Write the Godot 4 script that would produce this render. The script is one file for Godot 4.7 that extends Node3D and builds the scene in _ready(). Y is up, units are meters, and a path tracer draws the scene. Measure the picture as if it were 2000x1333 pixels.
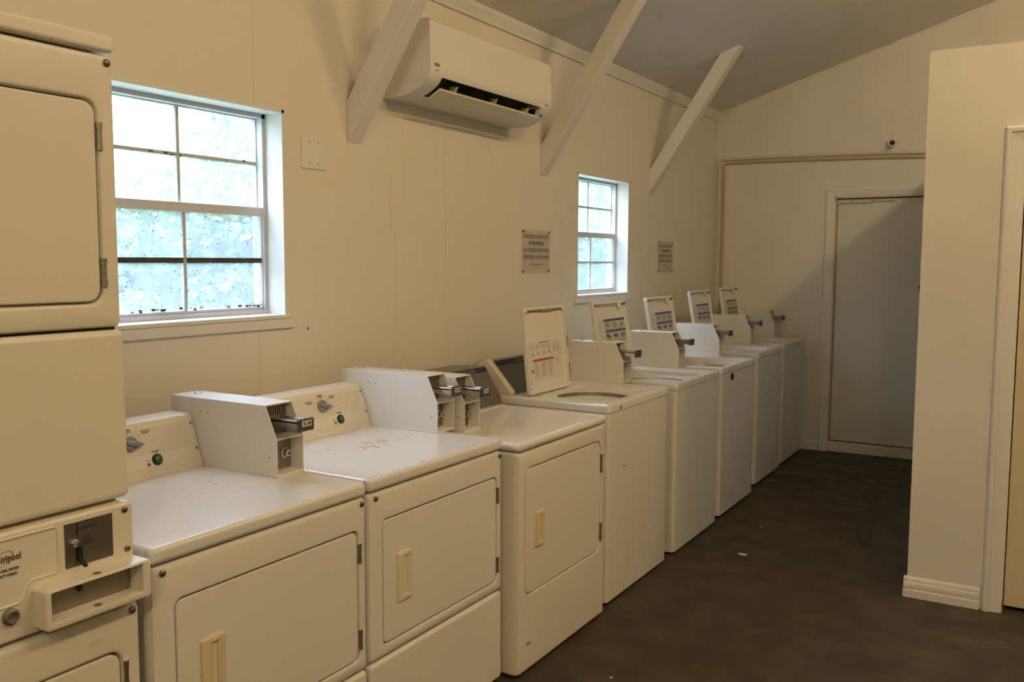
extends Node3D
# A coin laundry: a row of dryers and washers along the left wall. x runs from the left wall into the room,
# y up; d is the distance along the wall away from the camera (d = -z). Units are metres.

var mats := {}
var rng := RandomNumberGenerator.new()

# ------------------------------------------------------------------ mesh builder
class MB:
	var p := PackedVector3Array()
	var mark := 0
	func tri(a: Vector3, b: Vector3, c: Vector3) -> void:
		p.append(a); p.append(b); p.append(c)
	func quad(a: Vector3, b: Vector3, c: Vector3, d: Vector3) -> void:
		tri(a, b, c); tri(a, c, d)
	func start() -> void:
		mark = p.size()
	func finish() -> void:   # turns the shape that was just added the right way out
		var m := Vector3.ZERO
		for i in range(mark, p.size()): m += p[i]
		m /= maxf(1.0, p.size() - mark)
		var v := 0.0
		for i in range(mark, p.size(), 3): v += (p[i] - m).dot((p[i + 1] - m).cross(p[i + 2] - m))
		if v > 0.0:
			for i in range(mark, p.size(), 3):
				var t := p[i + 1]; p[i + 1] = p[i + 2]; p[i + 2] = t
	func loft(rings: Array, cap0 := false, cap1 := false, turn := true) -> void:
		start()
		for k in rings.size() - 1:
			var a: PackedVector3Array = rings[k]
			var b: PackedVector3Array = rings[k + 1]
			for i in a.size():
				var j := (i + 1) % a.size()
				quad(a[i], a[j], b[j], b[i])
		for k in [0, 1]:
			if (cap0 if k == 0 else cap1):
				var r: PackedVector3Array = rings[0] if k == 0 else rings[rings.size() - 1]
				var c := Vector3.ZERO
				for q in r: c += q
				c /= r.size()
				for i in r.size():
					var j := (i + 1) % r.size()
					if k == 0: tri(c, r[j], r[i])
					else: tri(c, r[i], r[j])
		if turn: finish()
	func box(lo: Vector3, hi: Vector3, r := 0.0, seg := 2) -> void:
		start()
		var h := (hi - lo).abs() / 2.0
		var c := (hi + lo) / 2.0
		r = minf(r, minf(h.x, minf(h.y, h.z)) * 0.98)
		if r <= 0.0:
			for ax in 3:
				for s in [-1.0, 1.0]:
					var u := (ax + 1) % 3
					var w := (ax + 2) % 3
					var q := []
					for k in [[-1, -1], [1, -1], [1, 1], [-1, 1]]:
						var e := Vector3.ZERO
						e[ax] = s * h[ax]; e[u] = k[0] * h[u]; e[w] = k[1] * h[w]
						q.append(c + e)
					if s > 0: quad(q[0], q[3], q[2], q[1])
					else: quad(q[0], q[1], q[2], q[3])
			finish()
			return
		for ax in 3:
			var u := (ax + 1) % 3
			var w := (ax + 2) % 3
			var gu := []
			var gw := []
			for k in seg + 1: gu.append(-h[u] + r - r * tan(PI / 4 * (1.0 - float(k) / seg))); gw.append(-h[w] + r - r * tan(PI / 4 * (1.0 - float(k) / seg)))
			for k in seg + 1: gu.append(h[u] - r + r * tan(PI / 4 * float(k) / seg)); gw.append(h[w] - r + r * tan(PI / 4 * float(k) / seg))
			for s in [-1.0, 1.0]:
				var g := []
				for a in gu:
					var row := []
					for b in gw:
						var e := Vector3.ZERO
						e[ax] = s * h[ax]; e[u] = a; e[w] = b
						var k := e.clamp(-h + Vector3.ONE * r, h - Vector3.ONE * r)
						row.append(c + k + (e - k).normalized() * r)
					g.append(row)
				for i in g.size() - 1:
					for j in g[0].size() - 1:
						if s > 0: quad(g[i][j], g[i][j + 1], g[i + 1][j + 1], g[i + 1][j])
						else: quad(g[i][j], g[i + 1][j], g[i + 1][j + 1], g[i][j + 1])
		finish()
	# a flat outline in the plane (o, ex, ey), pushed along ez, with bevelled rims
	func prism(poly: PackedVector2Array, o: Vector3, ex: Vector3, ey: Vector3, ez: Vector3, bevel := 0.0) -> void:
		start()
		var inner := poly
		if bevel > 0.0:
			var off := Geometry2D.offset_polygon(poly, -bevel, Geometry2D.JOIN_MITER)
			if off.size() == 1 and off[0].size() == poly.size():
				inner = off[0]
				var best := 0
				for i in inner.size():
					if inner[i].distance_squared_to(poly[0]) < inner[best].distance_squared_to(poly[0]): best = i
				var again := PackedVector2Array()
				for i in inner.size(): again.append(inner[(best + i) % inner.size()])
				inner = again
				if Geometry2D.is_polygon_clockwise(inner) != Geometry2D.is_polygon_clockwise(poly): inner = poly
		var n := ez.normalized()
		var at := func(q: Vector2, z: Vector3) -> Vector3: return o + ex * q.x + ey * q.y + z
		var zz := [n * 0.0, n * bevel, ez - n * bevel, ez]
		var ps := [inner, poly, poly, inner]
		if inner == poly: zz = [Vector3.ZERO, ez]; ps = [poly, poly]
		for k in zz.size() - 1:
			for i in poly.size():
				var j := (i + 1) % poly.size()
				quad(at.call(ps[k][i], zz[k]), at.call(ps[k][j], zz[k]), at.call(ps[k + 1][j], zz[k + 1]), at.call(ps[k + 1][i], zz[k + 1]))
		var t := Geometry2D.triangulate_polygon(inner)
		var cw := Geometry2D.is_polygon_clockwise(inner)
		for i in range(0, t.size(), 3):
			var a := inner[t[i]]; var b := inner[t[i + 1]]; var c := inner[t[i + 2]]
			var s := (b - a).cross(c - a) > 0.0
			# side quads run with the outline, so caps follow the outline's own turn
			if s == cw:
				var m := b; b = c; c = m
			tri(at.call(a, zz[0]), at.call(c, zz[0]), at.call(b, zz[0]))
			tri(at.call(a, ez), at.call(b, ez), at.call(c, ez))
		finish()
	func lathe(o: Vector3, axis: Vector3, prof: Array, n := 24, cap0 := true, cap1 := true) -> void:
		var z := axis.normalized()
		var x := z.cross(Vector3.UP if absf(z.y) < 0.9 else Vector3.RIGHT).normalized()
		var y := z.cross(x)
		var rings := []
		for q in prof:
			var ring := PackedVector3Array()
			for i in n: ring.append(o + z * q[1] + (x * cos(TAU * i / n) + y * sin(TAU * i / n)) * q[0])
			rings.append(ring)
		loft(rings, cap0, cap1)
	func tube(path: Array, r: float, n := 10) -> void:
		var rings := []
		for i in path.size():
			var a: Vector3 = path[maxi(i - 1, 0)]
			var b: Vector3 = path[mini(i + 1, path.size() - 1)]
			var z := (b - a).normalized()
			var x := z.cross(Vector3(0.13, 0.3, 0.95)).normalized()
			var y := z.cross(x)
			var ring := PackedVector3Array()
			for k in n: ring.append(path[i] + (x * cos(TAU * k / n) + y * sin(TAU * k / n)) * r)
			rings.append(ring)
		loft(rings, true, true)
	func mesh(uvmode := "", uvs := Vector4(0, 0, 1, 1), smooth := 38.0) -> ArrayMesh:
		var n := p.size()
		var fn := PackedVector3Array()
		var at := {}
		for i in range(0, n, 3):
			var f := (p[i + 2] - p[i]).cross(p[i + 1] - p[i])
			fn.append(f)
			for k in 3:
				var key := Vector3i((p[i + k] * 20000.0).round())
				if not at.has(key): at[key] = []
				at[key].append(i / 3)
		var nn := PackedVector3Array()
		nn.resize(n)
		var lim := cos(deg_to_rad(smooth))
		var un := PackedVector3Array()
		for f in fn: un.append(f.normalized())
		for i in n:
			var me := un[i / 3]
			var s := Vector3.ZERO
			for k in at[Vector3i((p[i] * 20000.0).round())]:
				if un[k].dot(me) > lim: s += fn[k]
			nn[i] = s.normalized() if s.length_squared() > 0.0 else Vector3.UP
		var a := []
		a.resize(Mesh.ARRAY_MAX)
		a[Mesh.ARRAY_VERTEX] = p
		a[Mesh.ARRAY_NORMAL] = nn
		if uvmode:
			var uv := PackedVector2Array()
			for q in p:
				var c := Vector2(-q.z, q.y) if uvmode == "zy" else Vector2(-q.z, q.x) if uvmode == "zx" else Vector2(q.x, q.y)
				uv.append(Vector2((c.x - uvs.x) / (uvs.z - uvs.x), 1.0 - (c.y - uvs.y) / (uvs.w - uvs.y)))
			a[Mesh.ARRAY_TEX_UV] = uv
		var m := ArrayMesh.new()
		m.add_surface_from_arrays(Mesh.PRIMITIVE_TRIANGLES, a)
		return m

func rr2(x0: float, y0: float, x1: float, y1: float, r: float, seg := 4) -> PackedVector2Array:
	var o := PackedVector2Array()
	r = maxf(r, 0.0004)
	for k in 4:
		var c := Vector2([x1 - r, x0 + r, x0 + r, x1 - r][k], [y1 - r, y1 - r, y0 + r, y0 + r][k])
		for i in seg + 1:
			var t := PI / 2 * (k + float(i) / seg)
			o.append(c + Vector2(cos(t), sin(t)) * r)
	return o

func lift(poly: PackedVector2Array, o: Vector3, ex: Vector3, ey: Vector3) -> PackedVector3Array:
	var r := PackedVector3Array()
	for q in poly: r.append(o + ex * q.x + ey * q.y)
	return r

# plate with rounded outline and bevelled front: plane (o, ex, ey), front towards en
func slab(m: MB, a: Array, r: float, o: Vector3, ex: Vector3, ey: Vector3, en: Vector3, thick: float, b := 0.003) -> void:
	m.loft([lift(rr2(a[0], a[1], a[2], a[3], r), o, ex, ey), lift(rr2(a[0], a[1], a[2], a[3], r), o + en * (thick - b), ex, ey),
		lift(rr2(a[0] + b * 0.3, a[1] + b * 0.3, a[2] - b * 0.3, a[3] - b * 0.3, r), o + en * (thick - b * 0.3), ex, ey),
		lift(rr2(a[0] + b, a[1] + b, a[2] - b, a[3] - b, r), o + en * thick, ex, ey)], true, true)

# plate with a rounded hole: a is the outline, h the hole
func holed(m: MB, a: Array, R: float, h: Array, r: float, o: Vector3, ex: Vector3, ey: Vector3, en: Vector3, thick: float, b := 0.004, bo := -1.0) -> void:
	if bo < 0.0: bo = b
	var rect := func(q: Array, g: float, rad: float, z: float) -> PackedVector3Array:
		return lift(rr2(q[0] - g, q[1] - g, q[2] + g, q[3] + g, rad), o + en * z, ex, ey)
	m.loft([rect.call(h, 0.0, r, 0.0), rect.call(a, 0.0, R, 0.0), rect.call(a, 0.0, R, thick - bo), rect.call(a, -bo * 0.3, R, thick - bo * 0.3), rect.call(a, -bo, R, thick),
		rect.call(h, b, r + b, thick), rect.call(h, b * 0.3, r + b * 0.3, thick - b * 0.3), rect.call(h, 0.0, r, thick - b), rect.call(h, 0.0, r, 0.0)])

# ------------------------------------------------------------------ materials
func lin(r: float, g: float, b: float) -> Color:
	return Color(r, g, b).linear_to_srgb()

func mat(n: String, c: Color, rough := 0.5, metal := 0.0, spec := 0.5) -> StandardMaterial3D:
	var m := StandardMaterial3D.new()
	m.resource_name = n
	m.albedo_color = c; m.roughness = rough; m.metallic = metal; m.metallic_specular = spec
	mats[n] = m
	return m

func noise_tex(freq: float, oct: int, size: int, ramp: Array, s := 1, warp := 0.0) -> NoiseTexture2D:
	var n := FastNoiseLite.new()
	n.seed = s; n.frequency = freq; n.fractal_octaves = oct
	n.noise_type = FastNoiseLite.TYPE_SIMPLEX_SMOOTH
	if warp > 0.0:
		n.domain_warp_enabled = true; n.domain_warp_amplitude = warp; n.domain_warp_frequency = freq * 0.8
	var t := NoiseTexture2D.new()
	t.width = size; t.height = size; t.noise = n; t.seamless = true
	var g := Gradient.new()
	g.offsets = PackedFloat32Array(ramp[0]); g.colors = PackedColorArray(ramp[1])
	t.color_ramp = g
	return t

func world_tri(m: StandardMaterial3D, t: Texture2D, scale: Vector3) -> void:
	m.albedo_texture = t
	m.uv1_triplanar = true; m.uv1_world_triplanar = true; m.uv1_scale = scale; m.uv1_triplanar_sharpness = 4.0

func make_materials() -> void:
	mat("enamel", lin(0.74, 0.72, 0.67), 0.32)
	mat("enamel_old", lin(0.74, 0.70, 0.62), 0.36)
	mat("enamel_gloss", lin(0.76, 0.74, 0.69), 0.10)
	mat("coinbox_paint", lin(0.74, 0.72, 0.68), 0.4)
	mat("panel_cream", lin(0.74, 0.69, 0.58), 0.45)
	mat("handle_cream", lin(0.70, 0.60, 0.41), 0.4)
	mat("handle_pale", lin(0.72, 0.66, 0.52), 0.4)
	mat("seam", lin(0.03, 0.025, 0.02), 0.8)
	mat("black", lin(0.012, 0.012, 0.012), 0.45)
	mat("dark_grey", lin(0.05, 0.05, 0.05), 0.4)
	mat("knob_grey", lin(0.22, 0.21, 0.21), 0.4)
	mat("console_grey", lin(0.15, 0.135, 0.12), 0.3, 0.3)
	mat("chrome", lin(0.66, 0.66, 0.68), 0.14, 1.0)
	mat("dull_metal", lin(0.34, 0.30, 0.25), 0.5, 1.0)
	mat("dark_metal", lin(0.24, 0.22, 0.20), 0.45, 1.0)
	mat("cast_grey", lin(0.11, 0.11, 0.115), 0.4, 0.7)
	mat("slide_grey", lin(0.34, 0.33, 0.32), 0.32, 0.9)
	mat("nickel", lin(0.42, 0.39, 0.34), 0.32, 1.0)
	mat("screw", lin(0.24, 0.22, 0.20), 0.35, 1.0)
	mat("green", lin(0.02, 0.15, 0.03), 0.3)
	mat("amber", lin(0.42, 0.13, 0.03), 0.35)
	mat("print_dark", lin(0.05, 0.045, 0.04), 0.6)
	mat("print_grey", lin(0.22, 0.20, 0.18), 0.6)
	mat("print_blue", lin(0.10, 0.14, 0.30), 0.6)
	mat("groove", lin(0.55, 0.50, 0.41), 0.6)
	mat("trim_paint", lin(0.74, 0.72, 0.67), 0.42)
	mat("brace_paint", lin(0.72, 0.69, 0.62), 0.5)
	mat("plastic_white", lin(0.76, 0.73, 0.67), 0.38)
	mat("ac_white", lin(0.76, 0.73, 0.67), 0.4)
	mat("door_cream", lin(0.66, 0.58, 0.42), 0.5)
	mat("door_white", lin(0.68, 0.66, 0.58), 0.5)
	mat("aluminium", lin(0.55, 0.55, 0.56), 0.45)
	mat("muntin_dirty", lin(0.44, 0.44, 0.41), 0.7)
	mat("mould", lin(0.05, 0.05, 0.035), 0.9)
	mat("pipe_white", lin(0.66, 0.60, 0.48), 0.5)
	mat("pipe_tan", lin(0.50, 0.38, 0.22), 0.5)
	mat("paper", lin(0.74, 0.68, 0.58), 0.7)
	mat("rubber_tan", lin(0.22, 0.14, 0.07), 0.7)
	mat("tub_steel", lin(0.30, 0.29, 0.28), 0.35, 0.9)
	mat("tub_plastic", lin(0.66, 0.64, 0.60), 0.25)
	mat("rust", lin(0.20, 0.08, 0.02), 0.8)
	mat("logo_gold", lin(0.42, 0.30, 0.14), 0.5)
	mat("bark", lin(0.10, 0.07, 0.05), 0.9)
	mat("grass", lin(0.12, 0.15, 0.08), 0.9)
	var leaf := mat("leaf", lin(0.13, 0.17, 0.11), 0.6)
	leaf.cull_mode = BaseMaterial3D.CULL_DISABLED
	leaf.backlight_enabled = true; leaf.backlight = Color(0.35, 0.5, 0.2)
	var fl := mat("floor", Color.WHITE, 0.5, 0.0, 0.35)
	world_tri(fl, noise_tex(0.009, 6, 1024, [[0.0, 0.36, 0.52, 0.7, 1.0], [lin(0.045, 0.036, 0.028), lin(0.056, 0.044, 0.033), lin(0.062, 0.049, 0.036), lin(0.070, 0.054, 0.040), lin(0.082, 0.063, 0.046)]], 7, 40.0), Vector3(0.42, 0.42, 0.42))
	fl.roughness_texture = noise_tex(0.02, 4, 512, [[0.0, 1.0], [Color(0.42, 0.42, 0.42), Color(0.72, 0.72, 0.72)]], 9, 20.0)
	fl.roughness = 1.0
	var ce := mat("ceiling", Color.WHITE, 0.75)
	world_tri(ce, noise_tex(0.02, 4, 512, [[0.0, 1.0], [lin(0.73, 0.69, 0.63), lin(0.80, 0.76, 0.70)]], 3), Vector3(0.4, 0.4, 0.4))
	var wl := mat("wall", Color.WHITE, 0.55)
	world_tri(wl, noise_tex(0.012, 4, 512, [[0.0, 1.0], [lin(0.70, 0.665, 0.59), lin(0.755, 0.725, 0.655)]], 5), Vector3(0.35, 0.35, 0.35))
	var lw := mat("wall_left", Color.WHITE, 0.5)
	lw.albedo_texture = left_wall_texture()
	var gl := mat("glass_haze", Color(1, 1, 1, 1), 0.6, 0.0, 0.3)
	gl.transparency = BaseMaterial3D.TRANSPARENCY_ALPHA
	gl.backlight_enabled = true; gl.backlight = Color(0.56, 0.59, 0.62)
	gl.albedo_texture = haze_texture(0.77, 0.22, 11)
	var gm := mat("glass_screened", Color(1, 1, 1, 1), 0.6, 0.0, 0.3)
	gm.transparency = BaseMaterial3D.TRANSPARENCY_ALPHA
	gm.backlight_enabled = true; gm.backlight = Color(0.49, 0.52, 0.56)
	gm.albedo_texture = haze_texture(0.87, 0.14, 23)

# fogged glass: opacity varies in blurred vertical streaks
func haze_texture(base: float, amp: float, s: int) -> ImageTexture:
	var n := FastNoiseLite.new(); n.seed = s; n.frequency = 0.02; n.fractal_octaves = 3
	var f := FastNoiseLite.new(); f.seed = s + 1; f.frequency = 0.09; f.fractal_octaves = 3
	var im := Image.create(160, 160, false, Image.FORMAT_RGBA8)
	for y in 160:
		for x in 160:
			var a := base + amp * n.get_noise_2d(x * 1.2, y * 0.8) + amp * 0.6 * f.get_noise_2d(x * 2.2, y * 0.12)
			var dirt := clampf(f.get_noise_2d(x * 3.1 + 400, y * 3.1) - 0.46, 0.0, 1.0) * 1.8
			var g := 0.58 - dirt
			im.set_pixel(x, y, Color(g, g + 0.01, g + 0.015, clampf(a + dirt, 0.1, 0.96)))
	return ImageTexture.create_from_image(im)

# the painted wall with panel joints, scuffs and dried drips; 9 m x 3.6 m
func left_wall_texture() -> ImageTexture:
	var w := 2048
	var h := 820
	var base := lin(0.80, 0.765, 0.68)
	var im := Image.create(w, h, false, Image.FORMAT_RGBA8)
	var n := FastNoiseLite.new(); n.seed = 4; n.frequency = 0.006; n.fractal_octaves = 4
	var sm := n.get_image(w / 4, h / 4, false, false, false)
	sm.resize(w, h, Image.INTERPOLATE_CUBIC)
	sm.convert(Image.FORMAT_RGBA8)
	im.fill(base)
	var veil := Image.create(w, h, false, Image.FORMAT_RGBA8)
	veil.fill(Color(lin(0.62, 0.55, 0.43), 0.28))
	im.blend_rect_mask(veil, sm, Rect2i(0, 0, w, h), Vector2i.ZERO)
	var px := func(d: float, y: float) -> Vector2i: return Vector2i(int((d + 0.5) / 9.0 * w), int((1.0 - y / 3.6) * h))
	var dab := func(d: float, y: float, c: Color, s := 1) -> void:
		var q: Vector2i = px.call(d, y)
		for i in s:
			for j in s:
				var k := q + Vector2i(i, j)
				if k.x >= 0 and k.y >= 0 and k.x < w and k.y < h: im.set_pixel(k.x, k.y, im.get_pixel(k.x, k.y).lerp(Color(c, 1), c.a))
	for d in [0.0, 1.2, 2.42, 3.64, 4.86, 6.08, 7.3]:
		for i in 1400: dab.call(d, i * 0.0026, Color(0.6, 0.53, 0.42, 0.13))
	var drip := Color(0.66, 0.52, 0.32, 0.32)
	for i in 60: dab.call(3.225 - 0.012 * sin(i * 0.052), 1.96 - i * 0.0044, drip)
	for i in 130: dab.call(3.245 + 0.01 * sin(i * 0.03), 1.70 - i * 0.0044, Color(drip, 0.18))
	for i in 90: dab.call(3.31, 2.24 - i * 0.0044, Color(drip, 0.12))
	for i in 60: dab.call(3.62 + 0.03 * sin(i * 0.05), 1.93 - i * 0.0044, Color(drip, 0.15))
	for i in 12: dab.call(4.03 + i * 0.003, 2.19 - i * 0.006, Color(0.35, 0.3, 0.25, 0.5))
	for i in 8: dab.call(4.06 + i * 0.004, 2.12 - i * 0.012, Color(0.4, 0.35, 0.28, 0.35))
	var r := RandomNumberGenerator.new(); r.seed = 12
	for i in 60: dab.call(r.randf_range(1.0, 7.5), r.randf_range(1.0, 2.6), Color(0.4, 0.33, 0.24, r.randf_range(0.08, 0.3)))
	dab.call(2.68, 1.30, Color(0.1, 0.08, 0.06, 0.9), 2)
	return ImageTexture.create_from_image(im)

# rust and scuffs on an enamel top; u runs along the wall, v towards the front
func top_texture(base: Color, s: int, spots: Array, amount: float) -> ImageTexture:
	var n := FastNoiseLite.new(); n.seed = s; n.frequency = 0.045; n.fractal_octaves = 5
	var im := Image.create(256, 256, false, Image.FORMAT_RGBA8)
	for y in 256:
		for x in 256:
			var u := x / 256.0
			var v := 1.0 - y / 256.0
			var k := 0.0
			for q in spots:
				var e := Vector2((u - q[0]) / q[2], (v - q[1]) / q[3]).length()
				k = maxf(k, (1.0 - e) * q[4])
			var g := clampf((n.get_noise_2d(x * 1.5, y * 2.2) * 1.3 + k * 1.1 - 0.62) * 3.0, 0.0, 1.0)
			var spec := clampf((n.get_noise_2d(x * 5.0 + 900, y * 5.0) - 0.62) * 6.0, 0.0, 1.0) * amount
			var edge := (1.0 if v > 0.972 and v < 0.984 else 0.0) * clampf(n.get_noise_2d(x * 6.0, 77.0) * 3.0 - 0.2, 0.0, 0.45) * amount
			im.set_pixel(x, y, base.lerp(lin(0.56, 0.38, 0.18), clampf(g * 0.7 + spec * 0.5, 0.0, 0.75)).lerp(lin(0.12, 0.09, 0.07), edge))
	return ImageTexture.create_from_image(im)

# ------------------------------------------------------------------ nodes
func numbered(n: String) -> String:
	if not has_node(NodePath(n)): return n
	var k := 1
	while has_node(NodePath("%s_%03d" % [n, k])): k += 1
	return "%s_%03d" % [n, k]

func thing(n: String, label: String, category: String, at := Vector3.ZERO, group := "", kind := "") -> Node3D:
	var o := Node3D.new()
	o.name = numbered(n)
	add_child(o)
	o.position = at
	return tag(o, label, category, group, kind)

func tag(o: Node3D, label: String, category := "", group := "", kind := "") -> Node3D:
	if label: o.set_meta("label", label)
	if category: o.set_meta("category", category)
	if group: o.set_meta("group", group)
	if kind: o.set_meta("kind", kind)
	return o

func part(n: String, m: Variant, material: Variant, parent: Node3D, uvmode := "", uvs := Vector4(0, 0, 1, 1)) -> MeshInstance3D:
	var o := MeshInstance3D.new()
	if parent == self:
		n = numbered(n)
	else:
		var k := 0
		var base := n
		while parent.has_node(NodePath(n)):
			k += 1; n = "%s_%03d" % [base, k]
	o.name = n
	o.mesh = m.mesh(uvmode, uvs) if m is MB else m
	o.material_override = null
	for i in o.mesh.get_surface_count(): o.set_surface_override_material(i, mats[material] if material is String else material)
	parent.add_child(o, true)
	return o

func text(s: String, size: float, at: Vector3, basis: Basis, material: String, parent: Node3D, n := "lettering", bold := false, stretch := 1.0) -> MeshInstance3D:
	var t := TextMesh.new()
	var f := SystemFont.new()
	f.font_names = PackedStringArray(["Droid Sans"])
	if bold: f.font_weight = 700
	t.font = f; t.text = s; t.font_size = 48
	t.pixel_size = size / 36.0   # size is the height of a capital
	t.depth = 0.0006
	t.curve_step = 2.0
	t.horizontal_alignment = HORIZONTAL_ALIGNMENT_CENTER
	t.vertical_alignment = VERTICAL_ALIGNMENT_CENTER
	var o := part(n, t, material, parent)
	o.transform = Transform3D(basis * Basis.from_scale(Vector3(stretch, 1, 1)), at)
	return o

const E_OUT := Vector3(1, 0, 0)
const E_UP := Vector3(0, 1, 0)
const E_AWAY := Vector3(0, 0, -1)
var FACE := Basis(Vector3(0, 0, -1), Vector3(0, 1, 0), Vector3(1, 0, 0))   # lettering on a face that looks into the room

func V(x: float, y: float, d: float) -> Vector3:
	return Vector3(x, y, -d)

# ================================================================== scene
func _ready() -> void:
	rng.seed = 5
	# --- camera
	var cam := Camera3D.new()
	cam.name = "camera"
	var yaw := -0.5409; var pitch := -0.0885; var roll := 0.0038
	var fw := Vector3(sin(yaw) * cos(pitch), sin(pitch), -cos(yaw) * cos(pitch))
	var rt := Vector3(cos(yaw), 0, sin(yaw))
	var up := rt.cross(fw)
	var r2 := rt * cos(roll) + up * sin(roll)
	var u2 := up * cos(roll) - rt * sin(roll)
	cam.transform = Transform3D(Basis(r2, u2, -fw), Vector3(2.57, 1.5732, 0))
	cam.fov = rad_to_deg(2.0 * atan(666.5 / 1760.42))
	cam.near = 0.05; cam.far = 200.0
	add_child(cam)
	cam.current = true
	# --- sky, exposure
	var we := WorldEnvironment.new(); we.name = "environment"
	var en := Environment.new()
	var sky := Sky.new()
	var sm := ProceduralSkyMaterial.new()
	sm.sky_top_color = Color(0.79, 0.88, 1.0); sm.sky_horizon_color = Color(0.32, 0.345, 0.365); sm.sky_curve = 0.55
	sm.ground_bottom_color = Color(0.3, 0.32, 0.28); sm.ground_horizon_color = Color(0.55, 0.58, 0.52)
	sm.sky_energy_multiplier = 6.9; sm.ground_energy_multiplier = 0.6
	sky.sky_material = sm
	en.background_mode = Environment.BG_SKY; en.sky = sky
	en.tonemap_mode = Environment.TONE_MAPPER_LINEAR
	en.tonemap_exposure = 1.0
	en.sdfgi_enabled = true; en.ssao_enabled = true; en.ssil_enabled = true
	we.environment = en
	add_child(we)
	make_materials()
	# --- ridge lamps (their bulbs light the room): position along d, energy of each of two bulbs
	lamp(4.52, 0.70, [-0.13, 0.13], 0.045, "twin bulb lamp hanging at the ridge above the closet front")
	lamp(2.3, 0.41, [-0.48, -0.16, 0.16, 0.48], 0.085, "row of four frosted bulbs hanging at the ridge near the camera")
	lamp(-1.8, 0.68, [-0.48, -0.16, 0.16, 0.48], 0.085, "row of four frosted bulbs hanging at the ridge behind the camera")
	room()
	windows()
	doors()
	outside()
	dryers()
	washers()
	wall_things()
	small_things()

func lamp(d: float, energy: float, bulbs: Array, br: float, label: String) -> void:
	var t := thing("pendant_lamp", label, "lamp", V(3.3, 3.86, d), "ridge lamps")
	var m := MB.new()
	m.lathe(Vector3(0, -0.12, 0), E_UP, [[0.06, 0.0], [0.06, 0.08], [0.05, 0.12]])
	m.lathe(Vector3(0, -0.12, 0), Vector3(0, -1, 0), [[0.01, -0.02], [0.01, 0.07]], 10)
	m.box(Vector3(-0.03, -0.21, bulbs[0] - 0.04), Vector3(0.03, -0.17, bulbs[-1] + 0.04), 0.01)
	part("canopy", m, "trim_paint", t)
	for s in bulbs:
		var b := MB.new()
		var prof := []
		for i in 11: prof.append([maxf(0.001, br * sin(PI * i / 10.0)), -br * cos(PI * i / 10.0)])
		b.lathe(Vector3(0, -0.22 - br, s), E_UP, prof, 20)
		var glow := StandardMaterial3D.new()
		glow.resource_name = "bulb_glow"
		glow.albedo_color = Color(1, 0.95, 0.85)
		glow.emission_enabled = true; glow.emission = lin(1.0, 0.72, 0.40); glow.emission_energy_multiplier = 4.0
		part("bulb", b, glow, t)
		var so := MB.new()
		so.lathe(Vector3(0, -0.23, s), E_UP, [[0.022, 0.0], [0.022, 0.03]], 14)
		part("socket", so, "plastic_white", t)
		var l := OmniLight3D.new()
		l.name = "bulb_light"
		l.light_color = lin(1.0, 0.76, 0.44)
		l.light_energy = energy
		l.light_size = br
		l.omni_range = 14.0; l.omni_attenuation = 2.0; l.shadow_enabled = true
		l.position = Vector3(0, -0.22 - br, s)
		t.add_child(l, true)

# ------------------------------------------------------------------ room
const D0 := -4.5
const D1 := 7.725
const XR := 6.6
const RX := 3.3
const CY := 2.85
const SL := 0.311
var W1 := [1.775, 2.567, 1.36, 2.147]   # d0 d1 y0 y1 of the window openings
var W2 := [5.059, 5.851, 1.357, 2.127]

func ceil_y(x: float) -> float:
	return CY + SL * (x if x < RX else XR - x)

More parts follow.
